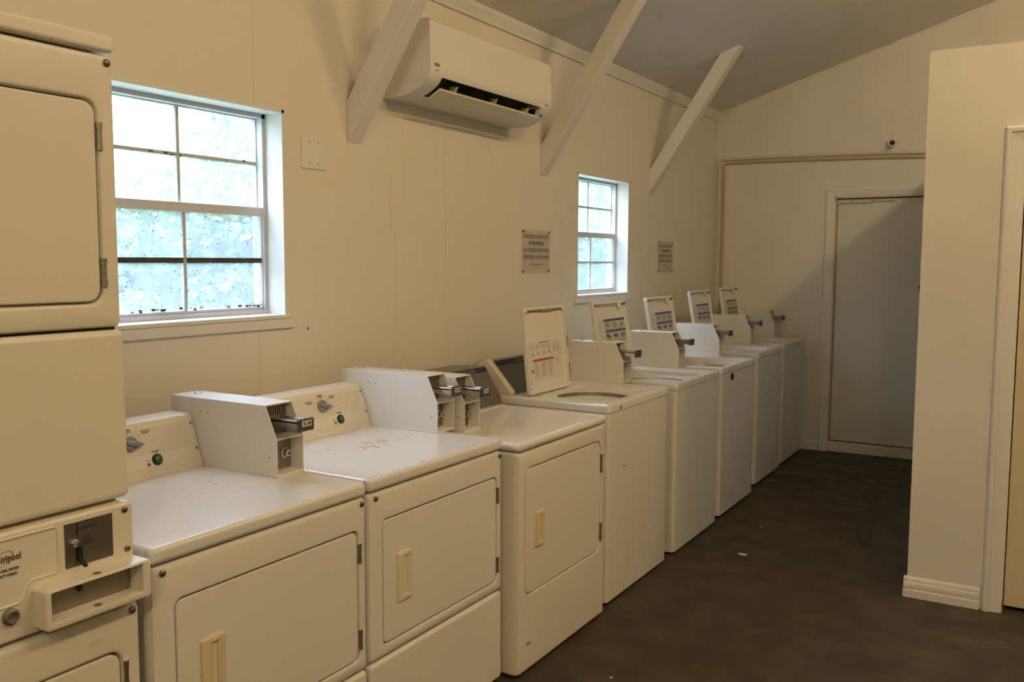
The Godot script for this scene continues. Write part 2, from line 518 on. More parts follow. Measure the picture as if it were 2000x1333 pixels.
func room() -> void:
	var m := MB.new()
	m.box(V(-0.2, -0.15, D0 - 0.2), V(XR + 0.2, 0, D1 + 0.2))
	tag(part("floor", m, "floor", self), "dark brown swirled concrete floor of the laundry room", "floor", "", "structure")
	# left wall: cells around the two windows
	m = MB.new()
	for c in [[D0 - 0.2, W1[0], 0, CY], [W1[0], W1[1], 0, W1[2]], [W1[0], W1[1], W1[3], CY], [W1[1], W2[0], 0, CY], [W2[0], W2[1], 0, W2[2]], [W2[0], W2[1], W2[3], CY], [W2[1], D1 + 0.2, 0, CY]]:
		m.box(V(-0.15, c[2], c[0]), V(0, c[3], c[1]))
	tag(part("wall_left", m, "wall_left", self, "zy", Vector4(-0.5, 0, 8.5, 3.6)), "cream painted wall with two windows behind the machines", "wall", "", "structure")
	m = MB.new()
	m.box(V(XR, 0, D0 - 0.2), V(XR + 0.15, CY, D1 + 0.2))
	tag(part("wall_right", m, "wall", self), "plain cream wall on the right, outside the view", "wall", "", "structure")
	# gable walls
	var gable := PackedVector2Array([Vector2(-0.15, 0), Vector2(XR + 0.15, 0), Vector2(XR + 0.15, CY), Vector2(XR, CY + 0.02), Vector2(RX, ceil_y(RX) + 0.02), Vector2(0, CY + 0.02), Vector2(-0.15, CY)])
	m = MB.new()
	# the far gable has the door opening: left part, right part and the piece above
	var dx0 := 0.995; var dx1 := 1.775; var dy := 2.11
	for piece in [[-0.15, dx0, 0.0], [dx1, RX, 0.0], [dx0, dx1, dy], [RX, XR + 0.15, 0.0]]:
		var a: float = piece[0]; var b: float = piece[1]
		m.prism(PackedVector2Array([Vector2(a, piece[2]), Vector2(b, piece[2]), Vector2(b, ceil_y(minf(b, XR)) + 0.02), Vector2(a, ceil_y(maxf(a, 0.0)) + 0.02)]), V(0, 0, D1), E_OUT, E_UP, V(0, 0, 0.15))
	tag(part("wall_back", m, "wall", self), "far gable wall with the plain door and two pipes", "wall", "", "structure")
	m = MB.new()
	m.prism(gable, V(0, 0, D0 - 0.15), E_OUT, E_UP, V(0, 0, 0.15))
	tag(part("wall_front", m, "wall", self), "gable wall behind the camera", "wall", "", "structure")
	# sloping ceiling
	for s in [[0.0, RX], [XR, RX]]:
		m = MB.new()
		var e: float = -0.35 if s[0] == 0.0 else XR + 0.35
		var y0 := CY - SL * 0.35
		m.prism(PackedVector2Array([Vector2(e, y0), Vector2(RX, ceil_y(RX)), Vector2(RX, ceil_y(RX) + 0.12), Vector2(e, y0 + 0.12)]), V(0, 0, D0 - 0.2), E_OUT, E_UP, V(0, 0, D1 - D0 + 0.4))
		tag(part("ceiling", m, "ceiling", self), "grey painted ceiling slope rising from the left wall" if e < 0 else "ceiling slope on the far side of the ridge, out of view", "ceiling", "", "structure")
	# crown moulding along the left wall: stepped profile
	m = MB.new()
	var cr := PackedVector2Array([Vector2(0, -0.06), Vector2(0.012, -0.06), Vector2(0.014, -0.045), Vector2(0.02, -0.038), Vector2(0.022, -0.024), Vector2(0.03, -0.016), Vector2(0.034, 0.011), Vector2(0, 0.0)])
	m.prism(cr, V(0, CY, D0), E_OUT, E_UP, V(0, 0, D1 - D0))
	tag(part("trim_1", m, "trim_paint", self), "stepped cream moulding where left wall meets ceiling", "trim", "", "structure")
	m = MB.new()
	for s in 2:
		var xa := 0.0 if s == 0 else XR
		m.prism(PackedVector2Array([Vector2(xa, CY - 0.012), Vector2(RX, ceil_y(RX) - 0.012), Vector2(RX, ceil_y(RX) + 0.004), Vector2(xa, CY + 0.004)]), V(0, 0, D1 - 0.012), E_OUT, E_UP, V(0, 0, 0.012))
	tag(part("trim_2", m, "trim_paint", self), "thin strip where the far gable meets the ceiling", "trim", "", "structure")
	m = MB.new()
	m.box(V(0, 0, D1 - 0.006), V(0.02, CY, D1), 0.003)
	tag(part("trim_3", m, "trim_paint", self), "thin vertical strip in the far left corner", "trim", "", "structure")
	# closet: front wall with a doorway, side wall and top
	var cx := 2.04; var cd := 4.52; var cy := 2.52
	m = MB.new()
	var lip := 0.012
	var fx0 := 2.435; var fx1 := 3.2; var fy := 2.085
	m.prism(rr2(0, 0, fx0 - cx, cy, lip, 3), V(cx, 0, cd), E_OUT, E_UP, V(0, 0, 0.11))
	m.box(V(fx0, fy, cd), V(fx1, cy, cd + 0.11))
	m.box(V(fx1, 0, cd), V(XR, cy, cd + 0.11))
	m.box(V(cx, 0, cd + 0.012), V(cx + 0.1, cy, D1), 0.01)
	m.box(V(cx + 0.02, cy - 0.1, cd + 0.05), V(XR, cy - 0.004, D1))
	tag(part("wall_closet", m, "wall", self), "cream box walls of the closet on the right, lower than the roof", "wall", "", "structure")
	base_board("baseboard_closet", "moulded baseboard at the foot of the closet wall", V(cx - 0.014, 0, cd), V(2.345, 0, cd), Vector3(0, 0, 1), 0.098)
	base_board("baseboard_side", "moulded baseboard along the side of the closet", V(cx, 0, cd - 0.012), V(cx, 0, D1), Vector3(-1, 0, 0), 0.098)
	base_board("baseboard_back", "low moulded baseboard on the far wall left of the door", V(0, 0, D1), V(0.93, 0, D1), Vector3(0, 0, 1), 0.085)

func base_board(n: String, label: String, a: Vector3, b: Vector3, out: Vector3, h: float) -> void:
	var m := MB.new()
	var pr := PackedVector2Array([Vector2(0, 0), Vector2(0.017, 0), Vector2(0.017, h * 0.36), Vector2(0.012, h * 0.40), Vector2(0.012, h * 0.44), Vector2(0.015, h * 0.5), Vector2(0.014, h * 0.7), Vector2(0.009, h * 0.76), Vector2(0.009, h * 0.86), Vector2(0.005, h * 0.95), Vector2(0, h)])
	m.prism(pr, a, out, E_UP, b - a)
	tag(part(n, m, "trim_paint", self), label, "baseboard", "", "structure")

# ------------------------------------------------------------------ windows
func windows() -> void:
	window(1, W1, "nearer window with grimy fogged panes and mouldy bars", true)
	window(2, W2, "smaller looking far window between two hanging notices", false)

func window(k: int, w: Array, label: String, dirty: bool) -> void:
	var o := thing("window_%d" % k, label, "window", V(0, w[2], (w[0] + w[1]) / 2), "", "structure")
	var hw: float = (w[1] - w[0]) / 2
	var h: float = w[3] - w[2]
	var m := MB.new()
	# jamb boards lining the opening (d grows with -z)
	m.box(Vector3(-0.15, -0.0, -hw), Vector3(0.003, h, -hw + 0.012))
	m.box(Vector3(-0.15, -0.0, hw - 0.012), Vector3(0.003, h, hw))
	m.box(Vector3(-0.15, h - 0.012, -hw), Vector3(0.003, h, hw))
	part("jamb", m, "trim_paint", o)
	m = MB.new()
	m.box(Vector3(-0.15, -0.012, -hw - 0.012), Vector3(0.018, 0.003, hw + 0.012), 0.003)
	part("sill", m, "trim_paint", o)
	m = MB.new()
	m.box(Vector3(0, -0.05, -hw - 0.03), Vector3(0.014, -0.012, hw + 0.03), 0.004)
	part("apron", m, "trim_paint", o)
	# aluminium frame
	var gx := -0.10
	var f := 0.016
	m = MB.new()
	m.box(Vector3(gx - 0.05, 0.003, -hw + 0.012), Vector3(gx + 0.012, h - 0.012, -hw + 0.012 + f))
	m.box(Vector3(gx - 0.05, 0.003, hw - 0.012 - f), Vector3(gx + 0.012, h - 0.012, hw - 0.012))
	m.box(Vector3(gx - 0.05, h - 0.012 - f, -hw + 0.012), Vector3(gx + 0.012, h - 0.012, hw - 0.012))
	m.box(Vector3(gx - 0.05, 0.003, -hw + 0.012), Vector3(gx + 0.014, 0.02, hw - 0.012))
	m.box(Vector3(gx - 0.05, 0.02, -hw + 0.012), Vector3(gx - 0.012, 0.032, hw - 0.012))
	part("frame", m, "aluminium", o)
	var mid := h * 0.515
	for s in 2:   # upper sash set back, lower sash in front
		var up := s == 0
		var sx := gx - 0.028 if up else gx - 0.006
		var y0 := mid - 0.01 if up else 0.02
		var y1 := h - 0.02 if up else mid + 0.012
		var z := hw - 0.018
		m = MB.new()
		var st := 0.014
		m.box(Vector3(sx - 0.01, y0, -z), Vector3(sx + 0.01, y1, -z + st), 0.002)
		m.box(Vector3(sx - 0.01, y0, z - st), Vector3(sx + 0.01, y1, z), 0.002)
		var lo := 0.034 if up else 0.018
		m.box(Vector3(sx - 0.01, y0, -z), Vector3(sx + (0.01 if up else 0.01), y0 + lo * 0.6, z), 0.002)
		var hi := 0.012 if up else 0.034
		m.box(Vector3(sx - 0.01, y1 - hi, -z), Vector3(sx + (0.01 if up else 0.014), y1, z), 0.002)
		var sash := part("sash", m, "aluminium", o)
		var ym := (y0 + y1) / 2 + (0.006 if up else -0.004)
		m = MB.new()
		var mw := 0.0065
		m.box(Vector3(sx - 0.007, ym - mw * (1.9 if dirty and not up else 1.0), -z + st), Vector3(sx + 0.007, ym + mw, z - st), 0.001)
		part("muntin", m, "mould" if dirty and not up else "muntin_dirty" if dirty else "aluminium", sash)
		m = MB.new()
		m.box(Vector3(sx - 0.006, y0 + 0.01, -mw), Vector3(sx + 0.008, y1 - 0.01, mw), 0.001)
		part("muntin", m, "muntin_dirty" if dirty else "aluminium", sash)
		for a in 2:
			for b in 2:
				m = MB.new()
				var za := -z + st - 0.003 if a == 0 else mw - 0.002
				var zb := -mw + 0.002 if a == 0 else z - st + 0.003
				var ya := y0 + 0.01 if b == 0 else ym + mw - 0.002
				var yb := ym - mw + 0.002 if b == 0 else y1 - 0.01
				m.quad(Vector3(sx, ya, zb), Vector3(sx, yb, zb), Vector3(sx, yb, za), Vector3(sx, ya, za))
				part("pane", m, "glass_haze" if up else "glass_screened", sash, "zy", Vector4(-z, y0, z, y1))
		if dirty:   # mould that has crept over the sash edges
			m = MB.new()
			var r := RandomNumberGenerator.new(); r.seed = 30 + s
			for i in 70:
				var zz := r.randf_range(-z, z)
				var yy := (ym + r.randf_range(-0.008, 0.003)) if r.randf() < 0.5 or not up else ym + r.randf_range(-0.006, 0.006)
				if r.randf() < 0.3: yy = y0 + r.randf_range(0.012, 0.02)
				if up and absf(zz) > 0.05 and r.randf() < 0.7: continue
				var q := Vector3(sx + 0.005, yy, zz)
				var e := Vector3(0.003, r.randf_range(0.001, 0.0045), r.randf_range(0.002, 0.010))
				m.box(q - e, q + e, 0.001, 1)
			var mo := part("mould_spots", m, "mould", sash)
			mo.set_meta("kind", "stuff")

# ------------------------------------------------------------------ doors
func doors() -> void:
	# far door
	var o := thing("door_1", "plain pale door in the far wall with a closer arm", "door", V(1.385, 0, D1), "", "structure")
	var x0 := 0.995 - 1.385; var x1 := 1.775 - 1.385
	var m := MB.new()
	m.box(Vector3(x0 + 0.022, 0.092, -0.075), Vector3(x1 - 0.022, 2.085, -0.035), 0.003)
	part("slab", m, "door_white", o)
	m = MB.new()
	m.box(Vector3(x0, 0, -0.14), Vector3(x0 + 0.018, 2.11, 0.002), 0.002)
	m.box(Vector3(x1 - 0.018, 0, -0.14), Vector3(x1, 2.11, 0.002), 0.002)
	m.box(Vector3(x0, 2.092, -0.14), Vector3(x1, 2.11, 0.002), 0.002)
	m.box(Vector3(x0 - 0.03, 0, -0.19), Vector3(x1 + 0.03, 2.14, -0.142))
	part("jamb", m, "door_cream", o)
	casing(o, x0 + 0.006, x1 - 0.006, 2.104, 0.066, 0.0)
	m = MB.new()
	m.box(Vector3(x0, 0, -0.14), Vector3(x1, 0.082, -0.004), 0.006)
	part("threshold", m, "trim_paint", o)
	m = MB.new()
	m.box(Vector3(x0 + 0.03, 2.052, -0.035), Vector3(x0 + 0.30, 2.074, -0.012), 0.004)
	m.box(Vector3(x0 + 0.02, 2.045, -0.032), Vector3(x0 + 0.036, 2.082, -0.016), 0.003)
	m.box(Vector3(x0 + 0.29, 2.062, -0.03), Vector3(x0 + 0.46, 2.072, -0.018), 0.003)
	m.lathe(Vector3(x0 + 0.455, 2.067, -0.03), Vector3(0, 0, 1), [[0.012, 0.0], [0.012, 0.014], [0.008, 0.018]], 14)
	var c := part("closer_arm", m, "aluminium", o)
	for q in [0.13, 0.15, 0.29]:
		m = MB.new()
		m.lathe(Vector3(x0 + q, 2.064, -0.012), Vector3(0, 0, 1), [[0.004, 0.0], [0.003, 0.002]], 10)
		part("screw", m, "seam", c)
	m = MB.new()
	m.box(Vector3(0.272, 1.34, -0.036), Vector3(0.322, 1.41, -0.026), 0.004)
	m.lathe(Vector3(0.297, 1.378, -0.028), Vector3(0, 0, 1), [[0.02, 0.0], [0.02, 0.02], [0.012, 0.024], [0.012, 0.04], [0.024, 0.046], [0.024, 0.058], [0.018, 0.062]])
	part("knob", m, "black", o)
	# closet door at the right edge
	o = thing("door_2", "cream closet door at the right edge in a moulded casing", "door", V(2.8175, 0, 4.52), "", "structure")
	x0 = 2.435 - 2.8175; x1 = 3.2 - 2.8175
	m = MB.new()
	m.box(Vector3(x0 + 0.006, 0.02, -0.085), Vector3(x1 - 0.006, 2.07, -0.045), 0.003)
	part("slab", m, "door_cream", o)
	m = MB.new()
	m.box(Vector3(x0 - 0.004, 0, -0.11), Vector3(x0 + 0.002, 2.085, 0.001))
	m.box(Vector3(x1 - 0.002, 0, -0.11), Vector3(x1 + 0.004, 2.085, 0.001))
	m.box(Vector3(x0, 2.08, -0.11), Vector3(x1, 2.087, 0.001))
	part("jamb", m, "trim_paint", o)
	casing(o, x0, x1, 2.085, 0.078, 0.006)
	m = MB.new()
	m.lathe(Vector3(x1 - 0.07, 0.98, -0.045), Vector3(0, 0, 1), [[0.026, 0.0], [0.026, 0.01], [0.011, 0.012], [0.011, 0.035], [0.026, 0.045], [0.026, 0.06], [0.015, 0.068]])
	part("knob", m, "chrome", o)
	# splintered, stained foot of the casing
	m = MB.new()
	for i in 3: m.box(Vector3(x0 - 0.006 + i * 0.003, 0.0, 0.0 - i * 0.01), Vector3(x0 + 0.001 + i * 0.003, 0.05 + 0.02 * (i % 2), 0.006 - i * 0.01), 0.001, 1)
	part("chipped_wood", m, "rust", o)

# moulded casing round an opening, mitred: profile steps across its width
func casing(o: Node3D, x0: float, x1: float, y: float, w: float, fancy: float) -> void:
	var steps := [[0.0, 0.004], [0.0, 0.014], [w * 0.12, 0.016 + fancy], [w * 0.3, 0.016 + fancy], [w * 0.36, 0.013], [w * 0.62, 0.013], [w * 0.68, 0.010], [w * 0.9, 0.009], [w, 0.007], [w, 0.0]]
	var side := func(x: float, dir: float) -> void:
		var m := MB.new()
		var a := PackedVector3Array(); var b := PackedVector3Array()
		for q in steps:
			var t: float = w - q[0]
			a.append(Vector3(x + dir * t, 0, q[1])); b.append(Vector3(x + dir * t, y + t, q[1]))
		a.append(Vector3(x + dir * w, 0, 0)); b.append(Vector3(x + dir * w, y + w, 0))
		m.loft([a, b], true, true)
		part("casing", m, "trim_paint", o)
	side.call(x0, -1.0)
	side.call(x1, 1.0)
	var m := MB.new()
	var a := PackedVector3Array(); var b := PackedVector3Array()
	for q in steps:
		var t: float = w - q[0]
		a.append(Vector3(x0 - t, y + t, q[1])); b.append(Vector3(x1 + t, y + t, q[1]))
	a.append(Vector3(x0 - w, y + w, 0)); b.append(Vector3(x1 + w, y + w, 0))
	m.loft([a, b], true, true)
	part("casing", m, "trim_paint", o)

# ------------------------------------------------------------------ outside
func outside() -> void:
	var m := MB.new()
	m.box(Vector3(-40, -0.35, -45), Vector3(-0.25, -0.25, 20))
	tag(part("lawn", m, "grass", self), "lawn outside the windows", "ground", "", "structure")
	var k := 0
	for q in [[-4.8, 6.9, 3.3], [-5.4, 9.8, 3.6], [-4.8, 12.6, 3.4], [-5.2, 15.8, 3.8], [-8.5, 6.0, 2.2]]:
		var t := thing("leafy_tree", ["leafy green tree outside, seen dimly through the nearer window's right panes", "leafy green tree outside, second from the nearer window", "leafy green tree outside, seen dimly through the far window", "tall leafy tree outside beyond the far window", "low leafy bush far out on the lawn outside"][k], "tree", V(q[0], -0.25, q[1]))
		var tr := MB.new()
		tr.lathe(Vector3.ZERO, E_UP, [[0.16, 0.0], [0.12, 0.5], [0.1, q[2] * 0.5], [0.03, q[2] * 0.85]], 10)
		part("trunk", tr, "bark", t)
		var leaf := MB.new()
		leaf.quad(Vector3(-0.07, 0, 0), Vector3(0, 0.015, 0.045), Vector3(0.09, 0, 0), Vector3(0, 0.015, -0.045))
		var mm := MultiMesh.new()
		mm.transform_format = MultiMesh.TRANSFORM_3D
		mm.mesh = leaf.mesh()
		mm.instance_count = 6000
		for i in 6000:
			var v := Vector3(rng.randfn(), rng.randfn(), rng.randfn()).normalized() * pow(rng.randf(), 0.4)
			var at := Vector3(v.x * 1.5, q[2] * 0.56 + v.y * q[2] * 0.46, v.z * 1.5)
			mm.set_instance_transform(i, Transform3D(Basis.from_euler(Vector3(rng.randf() * 3.0, rng.randf() * 6.3, rng.randf() * 3.0)) * Basis.from_scale(Vector3.ONE * rng.randf_range(0.6, 1.3)), at))
		var mi := MultiMeshInstance3D.new()
		mi.name = "foliage"
		mi.multimesh = mm
		mi.material_override = mats["leaf"]
		mi.set_meta("kind", "stuff")
		t.add_child(mi, true)
		k += 1

# ------------------------------------------------------------------ machines
# In the machine builders x is the distance from the left wall and s the distance from the machine's near side.
var oX := 0.0
var oW := 0.0
func L(x: float, y: float, s: float) -> Vector3:
	return Vector3(x - oX, y, oW / 2 - s)

func lbox(m: MB, x0: float, x1: float, y0: float, y1: float, s0: float, s1: float, r := 0.0, seg := 2) -> void:
	var a := L(x0, y0, s0); var b := L(x1, y1, s1)
	m.box(Vector3(minf(a.x, b.x), minf(a.y, b.y), minf(a.z, b.z)), Vector3(maxf(a.x, b.x), maxf(a.y, b.y), maxf(a.z, b.z)), r, seg)

func screw(parent: Node3D, at: Vector3, r := 0.008, axis := Vector3(1, 0, 0)) -> void:
	var m := MB.new()
	m.lathe(at, axis, [[r, 0.0], [r * 0.95, r * 0.35], [r * 0.6, r * 0.62], [0.0005, r * 0.7]], 14, true, false)
	part("screw", m, "screw", parent)

# a door leaf set into a holed front: returns it
func door_leaf(o: Node3D, x: float, a: Array, r: float, material: Variant, hinges: Array, hx: float) -> MeshInstance3D:
	var m := MB.new()
	var g := 0.0045
	slab(m, [a[0] + g, a[1] + g, a[2] - g, a[3] - g], r, L(x - 0.02, 0, 0), E_AWAY, E_UP, E_OUT, 0.02, 0.005)
	var d := part("door", m, material, o)
	for h in hinges:
		var q := MB.new()
		var y0: float = h[0]; var y1: float = h[1]
		q.lathe(L(x + 0.001, y0, a[2] + hx), E_UP, [[0.0065, 0.0], [0.0065, (y1 - y0) * 0.24], [0.0055, (y1 - y0) * 0.25], [0.0055, (y1 - y0) * 0.75], [0.0065, (y1 - y0) * 0.76], [0.0065, y1 - y0]], 12)
		lbox(q, x - 0.012, x + 0.001, y0, y1, a[2] + hx - 0.002, a[2] + hx + 0.005, 0.001)
		part("hinge", q, "dull_metal" if h.size() < 3 else h[2], d)
	return d

func pull_handle(o: Node3D, x: float, a: Array, material: String) -> void:
	var m := MB.new()
	var w: float = a[2] - a[0]
	holed(m, a, 0.004, [a[0] + w * 0.38, a[1] + 0.016, a[2] - w * 0.2, a[3] - 0.016], 0.003, L(x - 0.012, 0, 0), E_AWAY, E_UP, E_OUT, 0.0185, 0.004)
	lbox(m, x + 0.0003, x + 0.0009, a[1] + 0.008, a[3] - 0.008, a[0] + w * 0.2, a[2] - w * 0.1)
	lbox(m, x + 0.0005, x + 0.004, a[1] + 0.017, a[3] - 0.017, a[2] - w * 0.30, a[2] - w * 0.19, 0.001)
	part("handle", m, material, o)

# coin box: x0 back, x1 front of base; s0..s1; y base, height; slide pushed out to sx
func coin_box(o: Node3D, x0: float, x1: float, s0: float, s1: float, y: float, h: float, sx: float, price := "", dull := false, hollow := true) -> void:
	var knee := h * 0.54
	var xt := x1 - 0.046
	var prof := PackedVector2Array([Vector2(x0, 0), Vector2(x1, 0), Vector2(x1, knee), Vector2(xt, h), Vector2(x0, h)])
	var m := MB.new()
	var t := 0.0035
	for s in [s0, s1 - t]:
		m.prism(prof, L(0, y, s), E_OUT, E_UP, Vector3(0, 0, -t), 0.001)
	lbox(m, x0 + 0.001, xt + 0.001, y + h - t, y + h + 0.0004, s0 + 0.0005, s1 - 0.0005, 0.001)
	lbox(m, x0 + 0.0005, x0 + t, y, y + h - 0.001, s0 + 0.001, s1 - 0.001)
	lbox(m, x0, x1 + 0.002, y - 0.0005, y + 0.008, s0 - 0.001, s1 + 0.001, 0.002)
	# shelf below the slide, inner back of both bays
	lbox(m, x1 - 0.075, x1, y + knee - t, y + knee, s0 + 0.001, s1 - 0.001)
	lbox(m, x1 - 0.06, x1 - 0.055, y, y + knee - t, s0 + 0.001, s1 - 0.001)
	var b := part("coin_box", m, "coinbox_paint", o)
	# face plate of the slide with its coin slots
	m = MB.new()
	lbox(m, x1 - 0.074, x1 - 0.069, y + knee, y + h - t, s0 + t, s1 - t)
	part("slot_plate", m, "dark_metal", b)
	for i in 8:
		m = MB.new()
		var s := lerpf(s0 + 0.02, s1 - 0.03, i / 7.0)
		lbox(m, x1 - 0.070, x1 - 0.064, y + h * 0.83, y + h * 0.93, s - 0.0022, s + 0.0022, 0.001, 1)
		part("coin_pin", m, "dull_metal", b)
	# slide: a flat tray with raised edges, and the push plate on its end
	var ys := y + h * 0.80
	var sa := s0 + 0.032; var sb := s0 + 0.086
	m = MB.new()
	lbox(m, x1 - 0.09, sx - 0.012, ys - 0.026, ys - 0.002, sa, sb, 0.002)
	lbox(m, x1 - 0.09, sx - 0.012, ys - 0.01, ys, sa, sa + 0.006, 0.002)
	lbox(m, x1 - 0.09, sx - 0.012, ys - 0.01, ys, sb - 0.006, sb, 0.002)
	part("coin_slide", m, "slide_grey" if dull else "chrome", b)
	m = MB.new()
	lbox(m, sx - 0.014, sx, ys - 0.032, ys + 0.006, sa - 0.003, sb + 0.004, 0.003)
	part("push_plate", m, "cast_grey", b)
	if price:
		m = MB.new()
		lbox(m, sx, sx + 0.0015, ys - 0.018, ys + 0.002, sa + 0.004, sb - 0.008, 0.0006, 1)
		part("price_tag", m, "print_grey", b)
		m = MB.new()
		lbox(m, sx + 0.001, sx + 0.0022, ys - 0.016, ys, sa + 0.006, sb - 0.010, 0.0004, 1)
		part("price_card", m, "paper", b)
		text(price, 0.011, L(sx + 0.003, ys - 0.008, (sa + sb) / 2 - 0.002), FACE, "black", b, "price_lettering", true, 0.85)
	# lock in the lower bay
	m = MB.new()
	var lk := L(x1 - 0.055, y + knee * 0.5, s0 + 0.080)
	m.lathe(lk, E_OUT, [[0.016, 0.0], [0.016, 0.008], [0.012, 0.010], [0.011, 0.022], [0.007, 0.024]], 18)
	part("lock", m, "chrome", b)
	m = MB.new()
	m.lathe(lk + Vector3(0.0235, 0, 0), E_OUT, [[0.005, 0.0], [0.004, 0.001]], 12)
	part("keyhole", m, "black", b)
	m = MB.new()
	lbox(m, x1 - 0.0555, x1 - 0.053, y + 0.01, y + knee * 0.95, s0 + t, s1 - t)
	part("lock_plate", m, "dull_metal", b)
	# bolts on the roof and screws in the near side
	for i in 2:
		m = MB.new()
		m.lathe(L(x0 + 0.05 + i * 0.008, y + h, s0 + 0.052 + i * 0.014), E_UP, [[0.006, 0.0], [0.006, 0.003], [0.0035, 0.005], [0.0035, 0.012]], 10)
		part("bolt", m, "chrome", b)
	for q in [[x0 + 0.14, h * 0.80], [x0 + 0.175, h * 0.79], [x1 - 0.03, h * 0.27]]:
		m = MB.new()
		m.lathe(L(q[0], y + q[1], s0), Vector3(0, 0, 1), [[0.0028, -0.001], [0.0028, 0.0008]], 8)
		part("rivet", m, "screw", b)

# ---- commercial dryer with a coin box (d0 near side, w width)
func commercial_dryer(label: String, d0: float, w: float, xf: float, box_s: float, top_tex: Texture2D) -> Node3D:
	var xb := xf - 0.70
	oX = (xf + xb) / 2; oW = w
	var o := thing("dryer", label, "dryer", V(oX, 0, d0 + w / 2), "coin dryers")
	var H := 0.9237
	var lip := 0.8837
	var toe := 0.351
	var m := MB.new()
	lbox(m, xb, xf - 0.024, 0.012, lip - 0.004, 0.004, w - 0.004, 0.012)
	part("body", m, "enamel", o)
	m = MB.new()
	lbox(m, xb, xf + 0.002, lip, H, 0, w, 0.013, 3)
	var tm := StandardMaterial3D.new()
	tm.resource_name = "stained_enamel"
	tm.albedo_texture = top_tex; tm.roughness = 0.24
	var a := L(xb, 0, 0); var b := L(xf, 0, w)
	part("top", m, tm, o, "zx", Vector4(-a.z, a.x, -b.z, b.x))
	# front with the door opening
	var dr := [0.062, 0.392, w - 0.036, 0.788]
	m = MB.new()
	holed(m, [0.0, toe + 0.004, w, lip - 0.004], 0.012, dr, 0.022, L(xf - 0.03, 0, 0), E_AWAY, E_UP, E_OUT, 0.03, 0.006, 0.016)
	part("front_panel", m, "enamel", o)
	m = MB.new()
	lbox(m, xf - 0.05, xf, 0.014, toe - 0.002, 0.0, w, 0.014, 3)
	part("toe_panel", m, "enamel", o)
	var d := door_leaf(o, xf - 0.002, dr, 0.02, "enamel", [[0.688, 0.745], [0.427, 0.484]], 0.004)
	pull_handle(d, xf - 0.001, [0.132, 0.508, 0.203, 0.665], "handle_pale" if d0 > 2.0 else "handle_cream")
	for s in [0.03, w - 0.022]: screw(o, L(xf, 0.862, s), 0.0085)
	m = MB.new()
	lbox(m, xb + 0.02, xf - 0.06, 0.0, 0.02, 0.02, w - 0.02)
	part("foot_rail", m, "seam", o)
	# console
	var cs0 := 0.012
	var cs1 := box_s - 0.001
	var xo := xf - 0.862
	var prof := PackedVector2Array([Vector2(0.15 + xo, 0), Vector2(0.287 + xo, 0), Vector2(0.284 + xo, 0.014), Vector2(0.234 + xo, 0.158), Vector2(0.226 + xo, 0.1635), Vector2(0.15 + xo, 0.1655)])
	m = MB.new()
	m.prism(prof, L(0, H, cs0), E_OUT, E_UP, Vector3(0, 0, -(cs1 - cs0)), 0.003)
	var co := part("console", m, "panel_cream", o)
	var fu := Vector3(0.234 - 0.284, 0.158 - 0.014, 0).normalized()
	var fn := Vector3(fu.y, -fu.x, 0)
	var fo := L(0.284 + xo, H + 0.014, 0)
	var at := func(s: float, v: float, out: float) -> Vector3: return fo + E_AWAY * s + fu * v + fn * out
	var fb := Basis(E_AWAY, fu, fn)
	# embossed border and ribbing
	m = MB.new()
	var bar := func(s0: float, s1: float, v: float, th := 0.0009) -> void:
		var c: Vector3 = at.call((s0 + s1) / 2, v, 0.0)
		var q := [Vector3(-(s1 - s0) / 2, -th, -0.001), Vector3((s1 - s0) / 2, th, 0.0004)]
		m.start()
		var e := []
		for k in 8: e.append(c + fb * Vector3(q[k & 1].x, q[(k >> 1) & 1].y, q[(k >> 2) & 1].z))
		for f in [[0, 2, 3, 1], [4, 5, 7, 6], [0, 1, 5, 4], [2, 6, 7, 3], [0, 4, 6, 2], [1, 3, 7, 5]]: m.quad(e[f[0]], e[f[1]], e[f[2]], e[f[3]])
		m.finish()
	for i in 13: bar.call(cs0 + 0.02, cs1 - 0.028, 0.058 + i * 0.0063)
	bar.call(cs0 + 0.02, cs1 - 0.02, 0.014, 0.0007)
	bar.call(cs0, cs1 - 0.006, 0.004, 0.0006)
	part("rib", m, "groove", co).set_meta("kind", "stuff")
	var ks := box_s - 0.241
	m = MB.new()
	var prf := [[0.024, 0.0], [0.024, 0.005], [0.0225, 0.009], [0.021, 0.011], [0.012, 0.0115]]
	m.lathe(at.call(ks, 0.097, 0.0), fn, prf, 26)
	var kb := fb * Basis(Vector3(0, 0, 1), deg_to_rad(-14))
	m.prism(PackedVector2Array([Vector2(-0.021, -0.004), Vector2(0.02, -0.011), Vector2(0.038, -0.001), Vector2(0.036, 0.003), Vector2(0.018, 0.007), Vector2(-0.021, 0.004)]), at.call(ks, 0.097, 0.006), kb.x, kb.y, fn * 0.016, 0.003)
	part("dial_knob", m, "knob_grey", co)
	for q in [[ks, 0.128], [ks + 0.036, 0.117], [ks - 0.034, 0.112]]:
		m = MB.new()
		m.lathe(at.call(q[0], q[1], 0.0), fn, [[0.0016, 0.0], [0.0016, 0.0006]], 8)
		part("dial_mark", m, "print_dark", co)
	for q in [["NORMAL", ks, 0.139, 0.005], ["HIGH HEAT", ks, 0.133, 0.0027], ["DELICATES", ks + 0.062, 0.128, 0.0045], ["LOW HEAT", ks + 0.06, 0.122, 0.0027], ["PERM PRESS", ks - 0.064, 0.120, 0.0045], ["MED HEAT", ks - 0.06, 0.114, 0.0027]]:
		text(q[0], q[3], at.call(q[1], q[2], 0.0004), fb, "print_dark", co, "lettering", true)
	var ss := box_s - 0.163
	m = MB.new()
	m.lathe(at.call(ss, 0.036, 0.0), fn, [[0.0175, 0.0], [0.0175, 0.004], [0.0155, 0.006], [0.0125, 0.005]], 26)
	part("start_bezel", m, "black", co)
	m = MB.new()
